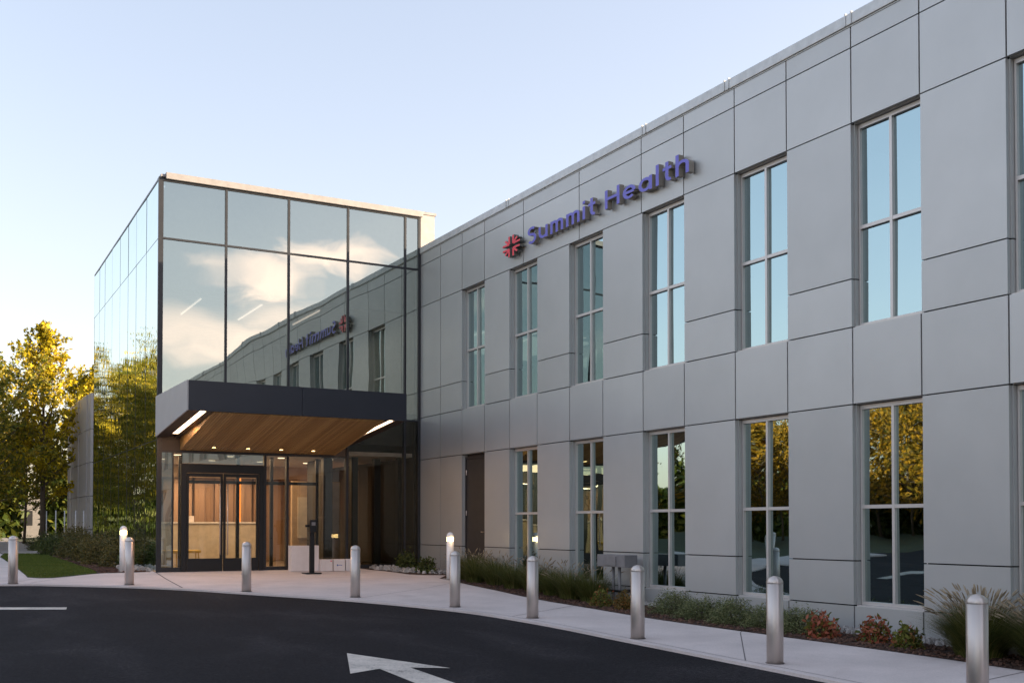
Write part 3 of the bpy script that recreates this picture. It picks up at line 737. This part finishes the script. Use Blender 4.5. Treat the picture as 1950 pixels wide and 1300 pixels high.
# ------------------------------------------------------------------ curved screen wall beyond
cw = thing('curved_metal_wall', 'tall curved wall of pale grey metal panels behind the trees', 'wall', (0,0,0))
pts = smooth_line([(6.04,44.6),(6.02,46.5),(6.0,48.8),(6.12,51.2),(6.35,53.8),(6.75,57),(7.6,61)], 2)
for k, (a, b) in enumerate(zip(pts[:-1], pts[1:])):
    q = MB(); a = np.array(a); b = np.array(b); d = (b-a)/np.linalg.norm(b-a); nn = np.array([-d[1], d[0]])*(.10)
    nn = -nn if nn[0] < 0 else nn; off = -nn*(.35 if k % 2 else 0)
    zs = [-1.2,-.15,1.15,2.45,3.75,5.15]
    for z0, z1 in zip(zs[:-1], zs[1:]):
        for m0, m1 in ((0,.495),(.505,1)):
            c0, c1 = a+(b-a)*m0+off, a+(b-a)*m1+off
            v = [(*c0,z0+.012),(*c1,z0+.012),(*(c1+nn),z0+.012),(*(c0+nn),z0+.012)]; v += [(p_[0],p_[1],z1-.012) for p_ in v]
            q.add(v, [(0,3,2,1),(4,5,6,7),(0,1,5,4),(1,2,6,5),(2,3,7,6),(3,0,4,7)])
    c0, c1 = a+nn*1.02, b+nn*1.02
    v = [(*c0,-1.2),(*c1,-1.2),(*(c1+nn*.5),-1.2),(*(c0+nn*.5),-1.2)]; v += [(p_[0],p_[1],5.1) for p_ in v]
    q.add(v, [(0,3,2,1),(4,5,6,7),(0,1,5,4),(1,2,6,5),(2,3,7,6),(3,0,4,7)], 1)
    q.build('panel_bay', [M['side_fascia'], M['jointdark']], cw)

# ------------------------------------------------------------------ plants
def quads(P, U, V, name, m, parent=None, extra=None):
    """P centres, U/V half vectors (n,3) -> one quad each"""
    n = len(P); v = np.empty((n,4,3)); v[:,0] = P-U; v[:,1] = P-V*.9; v[:,2] = P+U; v[:,3] = P+V*.9
    me = bpy.data.meshes.new(name); me.vertices.add(4*n); me.vertices.foreach_set('co', v.reshape(-1).astype(np.float32))
    me.loops.add(4*n); me.loops.foreach_set('vertex_index', np.arange(4*n, dtype=np.int32))
    me.polygons.add(n); me.polygons.foreach_set('loop_start', np.arange(0,4*n,4,dtype=np.int32)); me.polygons.foreach_set('loop_total', np.full(n,4,dtype=np.int32))
    me.update(); me.validate(); me.materials.append(m)
    o = bpy.data.objects.new(name, me); COL.objects.link(o)
    if parent: o.parent = parent
    return o
def rand_uv(rg, n, size, up=.0, aspect=.6):
    a = rg.normal(size=(n,3)); a[:,2] += up; a /= np.linalg.norm(a,axis=1)[:,None]
    b = rg.normal(size=(n,3)); b -= (a*b).sum(1)[:,None]*a; b /= np.linalg.norm(b,axis=1)[:,None]
    s = rg.uniform(.6,1.3,n)[:,None]*size
    return a*s, b*s*aspect
def make_tree(seed, H, crown_r, z0, leaves, size, m, name='leafy_tree', upright=.9, spread=.22, nl=34, shape=.75):
    rg = np.random.default_rng(seed); t = thing(name, 'x', 'tree')
    tr = MB(); bend = rg.normal(size=2)*.12
    trunk = [(bend[0]*math.sin(k/8*2.5), bend[1]*math.sin(k/8*2), H*.93*k/8) for k in range(9)]
    tr.tube(trunk, [max(.012, .11*H/9*(1-k/8.6)) for k in range(9)], 10)
    P = []
    for i in range(nl):
        f = (i+.5)/nl; zb_ = z0+(H*.86-z0)*f**.9; k = zb_/(H*.93)*8; k0 = min(7,int(k)); b = Vector(trunk[k0]).lerp(Vector(trunk[k0+1]), k-k0)
        az = i*2.399+rg.uniform(-.4,.4)
        prof = (math.sin(math.pi*min(1,(f*.80+.22)))**shape)
        ln = crown_r*prof*rg.uniform(.72,1.15)+.35
        el = R(18+50*f)*upright+rg.uniform(-.1,.15); dv = Vector((math.cos(az)*math.cos(el), math.sin(az)*math.cos(el), math.sin(el)))
        pts_ = []
        for s in range(7):
            u = s/6; p = b+dv*ln*u+Vector((0,0,.22*ln*u*u*upright))+Vector(rg.normal(size=3))*.03*ln*u; pts_.append(p)
        tr.tube(pts_, [max(.006,.032*H/9*(1-.85*s/6)) for s in range(7)], 5)
        A = [(pts_, ln)]
        for s in range(5):     # side twigs
            u = rg.uniform(.3,.95); j = min(5,int(u*6)); q0 = pts_[j].lerp(pts_[j+1], u*6-j)
            tv = (dv+Vector(rg.normal(size=3))*.65+Vector((0,0,.25*upright))).normalized(); l2 = ln*rg.uniform(.25,.5)
            tp = [q0+tv*l2*w/3 for w in range(4)]; tr.tube(tp, [.010,.008,.006,.004], 4); A.append((tp, l2))
        for pp, l_ in A:
            nn_ = max(6,int(leaves/nl*(l_/ (sum(q_[1] for q_ in A)))))
            u = rg.uniform(.12,1.03,nn_)**.85; arr = np.array([list(p) for p in pp]); kk = u*(len(pp)-1); j = np.clip(kk.astype(int),0,len(pp)-2); w = (kk-j)[:,None]
            c = arr[j]*(1-w)+arr[j+1]*w
            P.append(c+rg.normal(size=(nn_,3))*np.array([1,1,.8])*(spread*(.45+.55*rg.random((nn_,1)))))
    P = np.concatenate(P); U, V = rand_uv(rg, len(P), size)
    tr.build('trunk', M['bark'], t, smooth=True); quads(P, U, V, 'crown', m, t)
    return t
def place(t, x, yv, label, group=None, rz=0, s=1, proto=False, sz=None):
    o = t if proto else copy_tree(t)
    o.location = (x, yv, g(yv)-.03); o.rotation_euler = (0,0,rz); o.scale = (s,s,sz or s); o['label'] = label
    if group: o['group'] = group
    return o
tA = make_tree(11, 10.0, 1.8, 1.9, 9500, .085, M['lf_sungold'], upright=1.25, spread=.09, nl=46)
place(tA, 4.75, 48.6, 'tall tree with sunlit golden top in the bed before the curved grey wall', 'trees along the left footpath', proto=True)
tB = make_tree(12, 8.8, 2.5, 2.2, 10000, .10, M['lf_sungold'], upright=1.2, spread=.12, nl=38)
place(tB, 7.9, 59.5, 'sunlit golden tree rising behind the curved grey wall', 'trees along the left footpath', proto=True)
tC = make_tree(13, 7.8, 2.8, 1.6, 9000, .09, M['lf_mixed'], upright=1.0, spread=.14, nl=38)
place(tC, 2.35, 47.5, 'spreading green tree cut by the left edge of the view', 'trees along the left footpath', proto=True)
tD = make_tree(14, 6.2, 2.0, 1.5, 8000, .085, M['lf_mixed'], upright=.7, spread=.22, nl=34)
place(tD, 4.75, 57.0, 'lower green tree far along the footpath', 'trees along the left footpath', proto=True)
place(tD, 1.9, 60.0, 'green tree behind the spreading one at the left edge', 'trees along the left footpath', rz=2, s=1.1)
gm = 'trees mirrored in the tower side glass'
for (x, yv, t, s) in ((.4,44,tC,1.0),(-1.9,50,tA,1.0),(.9,55,tB,1.0),(-3.5,42,tB,.95),(-1.2,62,tC,1.1),(-6.5,52,tC,1.1),(3.0,66,tB,1.0),(-4,70,tA,1.1)):
    place(t, x, yv, 'golden green tree left of the footpath, seen mirrored in the tower side glass', gm, rz=x*3, s=s)
tE = make_tree(21, 8.5, 4.3, 1.2, 11000, .13, M['lf_sunamber'], name='broad_tree', upright=.55, spread=.42, nl=36)
tF = make_tree(22, 9.5, 3.9, 1.6, 10000, .13, M['lf_sunamber'], name='broad_tree', upright=.6, spread=.40, nl=34)
ge = 'trees across the road mirrored in the wing windows'
la = 'broad tree across the road, seen mirrored in the wing windows'
far = [(-24,27,tE,1.0),(-22,35,tF,.95),(-26,42,tE,1.05),(-20,47,tF,.8),(-24,54,tE,.95),(-17,60,tE,.85),(-28,21,tF,.9),(-26,14,tE,.9),(-12,66,tF,.9),(-30,33,tF,1.1),(-31,48,tE,1.1),(-27,7,tF,.85)]
for i, (x, yv, t, s) in enumerate(far):
    place(t, x, yv, la, ge, rz=i*1.3, s=s, proto=(i < 2))
lb_ = 'broad tree across the car park, seen mirrored in the entrance glass'
for i, (x, yv, t, s) in enumerate([(-2,-40,tE,1.0),(5,-46,tF,1.0),(-9,-42,tF,.9),(11,-42,tE,.95),(-16,-44,tE,1.0),(19,-50,tF,1.1)]):
    place(t, x, yv, lb_, 'trees across the car park mirrored in the entrance glass', rz=i*1.7, s=s)
# distant wood behind the path (reads as one mass)
rg = np.random.default_rng(5); n = 48000
P = np.stack([np.where(rg.random(n) < .93, rg.uniform(-60,6.6,n), rg.uniform(7.9,13,n)), rg.uniform(78,84,n), np.zeros(n)],1); hmax = 5.2+1.6*np.sin(P[:,0]*.35)+1.0*np.sin(P[:,0]*.9+1); P[:,2] = -.8+rg.random(n)**.8*np.maximum(hmax,1)
U, V = rand_uv(rg, n, .33); o = quads(P, U, V, 'distant_wood', M['lf_green']); tag(o, 'dark band of distant trees beyond the footpath', 'wood', kind='stuff')
P = np.stack([rg.uniform(-37,-34,42000), rg.uniform(-10,78,42000), rg.uniform(-1.9,3.4,42000)],1); U, V = rand_uv(rg, 42000, .30)
tag(quads(P, U, V, 'hedge', M['lf_green']), 'long dark hedge across the road', 'hedge')

def shrub(name, seed, rx, ry, h, n, size, m, aspect=.5, stems=True):
    rg = np.random.default_rng(seed); t = thing(name, 'x', 'shrub')
    th = rg.uniform(0,2*math.pi,n); ph = np.arccos(rg.uniform(-.15,1,n)); rr = rg.uniform(.35,1.0,n)**.55
    lump = 1+.20*np.sin(th*3+seed)*np.sin(ph*4+seed*2)+.12*np.sin(th*7+seed)
    P = np.stack([rx*rr*lump*np.sin(ph)*np.cos(th), ry*rr*lump*np.sin(ph)*np.sin(th), h*.10+h*.85*rr*lump*np.cos(ph)],1); P[:,2] = np.maximum(P[:,2],.02)
    P += rg.normal(size=P.shape)*.02
    U, V = rand_uv(rg, n, size, up=.5, aspect=aspect)
    quads(P, U, V, 'foliage', m, t)
    b = MB()
    for k in range(9):
        a = rg.uniform(0,6.28); r_ = rg.uniform(.3,.8); b.tube([(0,0,-.05),(rx*.3*r_*math.cos(a),ry*.3*r_*math.sin(a),h*.4),(rx*r_*math.cos(a),ry*r_*math.sin(a),h*.75)], [.012,.008,.004], 5)
    b.build('stems', M['bark'], t)
    return t
def spiky(name, seed, r, h, n, m, plumes=0, ph=.0, lean=.9, w=.006):
    """arching grass clump: each blade a bent ribbon"""
    rg = np.random.default_rng(seed); t = thing(name, 'x', 'grass clump'); mb = MB()
    for k in range(n):
        a = rg.uniform(0,6.283); b0 = rg.random()**.5*r*.35; L_ = h*rg.uniform(.6,1.1); ln = rg.uniform(.15,1)*lean
        dx, dy = math.cos(a), math.sin(a); px, py = -dy*w, dx*w; p = []
        for s in range(5):
            u = s/4; out = b0+ln*r*(u**1.6); z = L_*(u-.38*ln*u*u*u); ww = 1-u*.85
            p += [(dx*out-px*ww, dy*out-py*ww, z), (dx*out+px*ww, dy*out+py*ww, z)]
        mb.add(p, [(2*s,2*s+1,2*s+3,2*s+2) for s in range(4)])
    mb.build('blades', M['grass'] if m is None else m, t)
    if plumes:
        pm = MB()
        for k in range(plumes):
            a = rg.uniform(0,6.283); ln = rg.uniform(.25,1.0); L_ = h*ph*rg.uniform(.8,1.12); dx, dy = math.cos(a), math.sin(a)
            f = lambda u: Vector((dx*ln*r*1.05*u**1.5, dy*ln*r*1.05*u**1.5, L_*(u-.22*ln*u**3)))
            pm.tube([f(0.1),f(.5),f(.86)], .0022, 4)
            c = [f(.88),f(.91),f(.96),f(1.0)]; pm.tube(c, [.003,.0085,.008,.002], 6)
        pm.build('seed_heads', M['plume'], t)
    return t
gg_ = 'ornamental grass clumps along the wing'
gp = [(11.2,22.35,.62,.60,'grass clump beneath the service door, leftmost of the planted row'),(11.0,21.5,.62,.62,'grass clump just right of the lit bollard light'),(11.05,20.6,.6,.62,'grass clump between the service door and the first ground window'),
 (10.98,19.7,.6,.60,'grass clump left of the fourth bollard, below the first ground window'),(11.0,18.85,.6,.62,'grass clump right behind the bollard that fronts the planted row'),(10.95,18.05,.6,.60,'grass clump under the pier between first and second ground windows'),
 (10.9,17.35,.58,.58,'grass clump under the second ground window, left of the green round shrub'),(10.98,16.75,.5,.56,'grass clump at the right end of the row, beside the electrical box')]
g1 = spiky('grass_clump', 31, .62, .66, 1300, None, 30, 1.2, w=.005); g2 = spiky('grass_clump', 32, .60, .62, 1300, None, 16, 1.2, w=.005)
for i, (x, yv, r_, h_, lab) in enumerate(gp):
    t = (g1, g2)[i % 2]; place(t, x, yv, lab, gg_, rz=i*1.9, s=.98, proto=(i < 2)); 
place(g1, 11.35, 22.0, 'feathery grass clump against the wall right of the service door', gg_, rz=1, s=.95)
fg = 'tall fountain grasses at the lower right'
f1 = spiky('fountain_grass', 41, .74, .72, 4200, None, 150, 1.22, lean=.95, w=.0045); f2 = spiky('fountain_grass', 42, .72, .68, 3800, None, 130, 1.24, lean=.95, w=.0045)
place(f1, 10.95, 8.45, 'big fountain grass clump with pale seed heads left of the corner bollard', fg, proto=True)
place(f2, 10.98, 7.55, 'fountain grass clump at the right edge behind the corner bollard', fg, proto=True)
place(f2, 11.0, 6.5, 'fountain grass clump cut by the right edge of the view', fg, rz=2)
def pl(t, x, yv, lab, grp=None, **k): return place(t, x, yv, lab, grp, proto=True, **k)
pl(shrub('round_shrub', 51, .24, .26, .44, 1500, .028, M['lf_yg']), 10.58, 15.85, 'small rounded yellow green shrub left of the electrical conduits', s=.82)
pl(shrub('round_shrub', 52, .22, .25, .42, 1500, .028, M['lf_orange']), 10.62, 15.22, 'small rounded orange tinged shrub right of the electrical conduits', s=.80)
s1 = shrub('grey_green_shrub', 53, .36, .48, .60, 7000, .022, M['lf_silver'], .3); s2 = shrub('grey_green_shrub', 54, .36, .46, .54, 7000, .022, M['lf_silver'], .3)
gs_ = 'grey green shrubs along the wing'
for i, (x, yv, t, lab) in enumerate(((10.86,14.15,s1,'grey green shrub just right of the third bollard from the right'),(10.80,13.35,s2,'grey green shrub below the pier left of the fourth ground window'),(10.78,12.62,s1,'grey green shrub under the left half of the fourth ground window'),(10.84,11.9,s2,'grey green shrub directly behind the second bollard from the right'),(10.9,11.32,s2,'grey green shrub right of that bollard, next to the red shrub'))):
    place(t, x, yv, lab, gs_, rz=i*1.1, proto=(i < 2), s=.95, sz=.72)
gn = 'red and green nandina shrubs'
pl(shrub('red_leaved_shrub', 55, .27, .30, .42, 620, .048, M['lf_red'], .5), 10.68, 10.72, 'red leaved shrub nearest the grey green shrubs', gn, s=.86)
pl(shrub('red_leaved_shrub', 56, .27, .27, .46, 560, .048, M['lf_red'], .5), 10.88, 9.98, 'middle red leaved shrub under the joint in the base panels', gn, s=.82)
pl(shrub('red_leaved_shrub', 57, .24, .25, .40, 520, .046, M['lf_yg'], .5), 10.84, 9.42, 'greener shrub next to the fountain grass with a few red leaves', gn, s=.82)
pl(shrub('leafy_shrub', 58, .33, .33, .62, 900, .05, M['lf_shrub']), 10.95, 25.25, 'taller leafy green shrub against the right end of the tower glass', s=.85)
pl(shrub('leafy_shrub', 59, .26, .30, .42, 800, .042, M['lf_shrub']), 11.1, 24.35, 'low dark green shrub in the corner of tower and wing')
go = 'olive shrubs in the left bed'
for i, (x, yv, rx, h_, m_, lab) in enumerate(((4.45,35.5,.62,.82,'lf_olive','rust tinted shrub in the left bed nearest the tall golden tree'),(4.42,32.6,.60,.78,'lf_olive','olive shrub in the middle of the left bed'),(4.35,30.2,.55,.74,'lf_olive','olive shrub left of the lit bollard light, front of the bed'),(4.6,28.7,.50,.62,'lf_olive','low olive shrub right behind the lit bollard light'),
   (4.75,31.6,.40,.95,'lf_olive','taller loose shrub close to the tower side glass'),(4.72,28.1,.26,.66,'lf_shrub','dark green shrub at the tower corner right of the bollard light'),(4.15,38.3,.55,.75,'lf_shrub','dark green shrub at the far end of the small lawn'),(5.0,41.2,.75,.95,'lf_olive','broad shrub at the foot of the curved grey wall'),(4.55,44.5,.8,.7,'lf_shrub','green shrub below the golden topped tree'),(3.4,66,1.0,1.0,'lf_green','dark round shrub far along the footpath'),(5.6,44.3,.6,1.0,'lf_olive','rusty shrub against the end of the curved wall'))):
    pl(shrub('bed_shrub', 60+i, rx, rx*1.15, h_, int(2600*rx/.5), .036, M[m_], .5), x, yv, lab, go)
# slim galvanised poles
for i, (x, yv, lab) in enumerate(((4.55,45.2,'slim metal pole farthest left by the footpath'),(4.62,42.8,'second slim metal pole from the left'),(5.0,43.5,'middle slim metal pole before the curved wall'),(5.25,42.4,'slim metal pole second from the right'),(5.55,42.6,'slim metal pole farthest right, by the curved wall'))):
    t = thing('metal_pole', lab, 'pole', (x, yv, g(yv)), group='slim metal poles in the left bed')
    q = MB(); q.tube([(0,0,-.1),(0,0,1.5)], .022, 10); q.build('shaft', M['metal_pole'], t, smooth=True)
    q = MB(); q.lathe([(.05,.0),(.05,.03)], n=16); q.build('base', M['metal_pole'], t)
# far low building
fb = thing('far_building', 'pale low building glimpsed far behind the trees', 'building', (6.5,88,-.9))
q = MB(); q.box(-9,2.5,0,6,0,2.6); q.build('wall', M['grey_box'], fb)
q = MB(); q.box(-9.3,2.8,-.3,6.3,2.6,2.9); q.build('roof', M['grey_box'], fb)
for k in range(2):
    q = MB(); q.box(-1.4+k*1.8,-.4+k*1.8,-.03,0,.9,2.0); q.build('window', M['mullion'], fb)

# ground litter: lawn blades, bark chips, stones
def scat_blades(P_, n, h, w, m, name, lab, cat):
    rg = np.random.default_rng(3); xy = np.array(scatter(P_, n, rg)); z = np.interp(xy[:,1], GY, GZ)
    P = np.column_stack([xy, z+h*.5]); a = rg.normal(size=(n,3))*.35; a[:,2] = 1; a /= np.linalg.norm(a,axis=1)[:,None]; a *= h*.5*rg.uniform(.7,1.4,n)[:,None]
    th = rg.uniform(0,6.28,n); b = np.column_stack([np.cos(th),np.sin(th),np.zeros(n)])*w
    return tag(quads(P, a, b, name, m), lab, cat, kind='stuff')
scat_blades(LAWN, 26000, .045, .008, M['turf'], 'lawn_grass', 'short mown grass of the small lawn left of the tower', 'lawn')
def chips(P_, n, size, m, name, lab, cat, flat=.4, seed=4, dz=.01):
    rg = np.random.default_rng(seed); xy = scatter(P_, n, rg); mb = MB()
    for x, yv in xy:
        s = size*rg.uniform(.5,1.4); a = rg.uniform(0,3.14); c, s_ = math.cos(a), math.sin(a); sx_, sy_, sz_ = s, s*rg.uniform(.45,.9), s*flat*rg.uniform(.7,1.2)
        t = rg.normal(size=2)*.2; z = g(yv)+dz
        v = []
        for (i, j, k) in ((-1,-.6,-1),(.8,-1,-1),(1,.7,-1),(-.7,1,-1),(-.6,-.5,1),(.6,-.6,.8),(.7,.5,1),(-.5,.6,.9)):
            v.append((x+(i*c-j*s_)*sx_, yv+(i*s_+j*c)*sy_, z+sz_*k+sz_+(i*t[0]+j*t[1])*sz_))
        mb.add(v, [(0,3,2,1),(4,5,6,7),(0,1,5,4),(1,2,6,5),(2,3,7,6),(3,0,4,7)])
    return tag(mb.build(name, m), lab, cat, kind='stuff')
near = [(10.42,5),(10.40,7.5),(10.40,9.24),(10.30,10.9),(10.16,13.6),(10.27,16.15),(10.33,18.04),(10.44,19.3),(10.56,21.2),(11.6,21.2),(11.6,5)]
chips(near, 5200, .026, M['chip'], 'bark_mulch', 'brown bark mulch chips along the wing bed', 'mulch', .3)
chips([(3.8,26.2),(4.8,26.4),(4.95,37),(3.9,37),(3.75,29.2)], 2600, .03, M['chip'], 'bark_mulch', 'reddish bark mulch chips in the left bed', 'mulch', .3, 6)
chips([(11.32,5),(11.66,5),(11.66,16),(11.32,16)], 1300, .034, M['stone'], 'gravel_strip', 'pale stones in the drip strip against the wing wall', 'gravel', .7, 8)
chips([(10.3,25.0),(10.9,23.9),(11.62,23.5),(11.62,25.98),(10.1,25.98)], 260, .045, M['stone'], 'gravel_strip', 'pale stones around the shrubs in the tower corner', 'gravel', .7, 9)
chips([(4.3,26.45),(4.95,26.45),(4.95,30),(4.6,30)], 320, .045, M['stone'], 'gravel_strip', 'pale stones at the left corner of the tower', 'gravel', .7, 10)

# ------------------------------------------------------------------ sky, sun, camera
SUN_AZ = math.atan2(.90, -.42); SUN_EL = R(9)
w = bpy.data.worlds.new('World'); SC.world = w; w.use_nodes = True; nt = w.node_tree; nt.nodes.clear()
sky = N(nt, 'ShaderNodeTexSky', sky_type='NISHITA'); sky.sun_disc = False; sky.sun_elevation = SUN_EL; sky.sun_rotation = SUN_AZ
sky.air_density = 1.0; sky.dust_density = 1.6; sky.ozone_density = 1.8; sky.altitude = 50
tc = N(nt, 'ShaderNodeTexCoord'); sep = N(nt, 'ShaderNodeSeparateXYZ', {0: tc.outputs['Generated']})
zz = N(nt, 'ShaderNodeMath', {0: sep.outputs[2], 1: .12}, operation='ADD')
def mth(op, a_, b_=None, c_=None):
    d_ = {0: a_}
    if b_ is not None: d_[1] = b_
    if c_ is not None: d_[2] = c_
    return N(nt, 'ShaderNodeMath', d_, operation=op).outputs[0]
pv = N(nt, 'ShaderNodeMapping', {'Vector': tc.outputs['Generated']}); pv.inputs['Scale'].default_value = (1, 1, 2.2)
cn = N(nt, 'ShaderNodeTexNoise', {'Vector': pv.outputs[0], 'Scale': 9, 'Detail': 7, 'Roughness': .6, 'Distortion': .6})
cw_ = N(nt, 'ShaderNodeTexNoise', {'Vector': pv.outputs[0], 'Scale': 14, 'Detail': 5, 'Roughness': .6})
az_ = mth('ADD', mth('ARCTAN2', sep.outputs[0], mth('MULTIPLY', sep.outputs[1], -1.0)), mth('MULTIPLY_ADD', cw_.outputs['Fac'], .12, -.06))
el_ = mth('ADD', sep.outputs[2], mth('MULTIPLY_ADD', cn.outputs['Fac'], .07, -.035))
# a bank of sunset clouds low in the south, behind the photographer
tot_ = None
for (ca, ce, cw2, ch, am) in ((.335,.234,.055,.026,1.0),(.280,.212,.075,.024,1.1),(.24,.160,.16,.030,.85),(.325,.184,.10,.016,.7),(.16,.10,.25,.03,.5),(-.3,.2,.3,.03,.6),(-.9,.16,.4,.03,.6)):
    da = mth('POWER', mth('ABSOLUTE', mth('DIVIDE', mth('SUBTRACT', az_, ca), cw2)), 2.0)
    de_ = mth('POWER', mth('ABSOLUTE', mth('DIVIDE', mth('SUBTRACT', el_, ce), ch)), 2.0)
    v_ = mth('MULTIPLY', mth('MAXIMUM', mth('SUBTRACT', 1.0, mth('ADD', da, de_)), 0.0), am)
    tot_ = v_ if tot_ is None else mth('MAXIMUM', tot_, v_)
mk = N(nt, 'ShaderNodeMapRange', {'Value': mth('MULTIPLY', tot_, mth('MULTIPLY_ADD', cn.outputs['Fac'], 1.6, .1)), 'From Min': .0, 'From Max': 1.25}, interpolation_type='SMOOTHSTEP')
mk2 = N(nt, 'ShaderNodeMath', {0: mk.outputs[0], 1: .9}, operation='MULTIPLY')
mxc = N(nt, 'ShaderNodeMix', {'Factor': mk2.outputs[0], 'A': sky.outputs[0]}, data_type='RGBA')
mxc.inputs[7].default_value = (5.6, 4.0, 3.3, 1); gm_ = N(nt, 'ShaderNodeGamma', {'Color': sky.outputs[0], 'Gamma': .62}); tint = N(nt, 'ShaderNodeVectorMath', {0: gm_.outputs[0], 1: (1.06,.90,.875)}, operation='MULTIPLY'); nt.links.new(tint.outputs[0], mxc.inputs[6]); nt.links.new(mk2.outputs[0], mxc.inputs[0])
wg = N(nt, 'ShaderNodeMapRange', {'Value': sep.outputs[0], 'From Min': .15, 'From Max': -.85, 'To Min': 1.0, 'To Max': 1.25}, interpolation_type='SMOOTHSTEP')
wgl = N(nt, 'ShaderNodeVectorMath', {0: mxc.outputs[2], 'Scale': wg.outputs[0]}, operation='SCALE')
bg = N(nt, 'ShaderNodeBackground', {'Color': wgl.outputs[0], 'Strength': .15})
N(nt, 'ShaderNodeOutputWorld', {'Surface': bg.outputs[0]})
sl_ = bpy.data.lights.new('sun', 'SUN'); sl_.energy = 4.4; sl_.angle = R(.6); sl_.color = (1,.80,.54)
so = bpy.data.objects.new('sun', sl_); COL.objects.link(so)
dv = Vector((math.sin(SUN_AZ)*math.cos(SUN_EL), math.cos(SUN_AZ)*math.cos(SUN_EL), math.sin(SUN_EL)))
so.rotation_euler = dv.to_track_quat('Z','Y').to_euler(); so.location = (30,-40,20)
cam = bpy.data.cameras.new('camera'); co = bpy.data.objects.new('camera', cam); COL.objects.link(co)
cam.sensor_width = 36; cam.lens = 36*2063/1950; cam.shift_y = .1566; cam.clip_end = 2000; cam.clip_start = .1
co.location = (0,0,0); co.rotation_euler = (R(91.24), 0, R(-29)); SC.camera = co
SC.view_settings.view_transform = 'Standard'; SC.view_settings.look = 'None'; SC.view_settings.gamma = 1; SC.view_settings.use_curve_mapping = False
SC.view_settings.exposure = 2.27
SC.render.engine = 'CYCLES'; SC.cycles.max_bounces = 10; SC.cycles.transparent_max_bounces = 16; SC.cycles.sample_clamp_indirect = 6
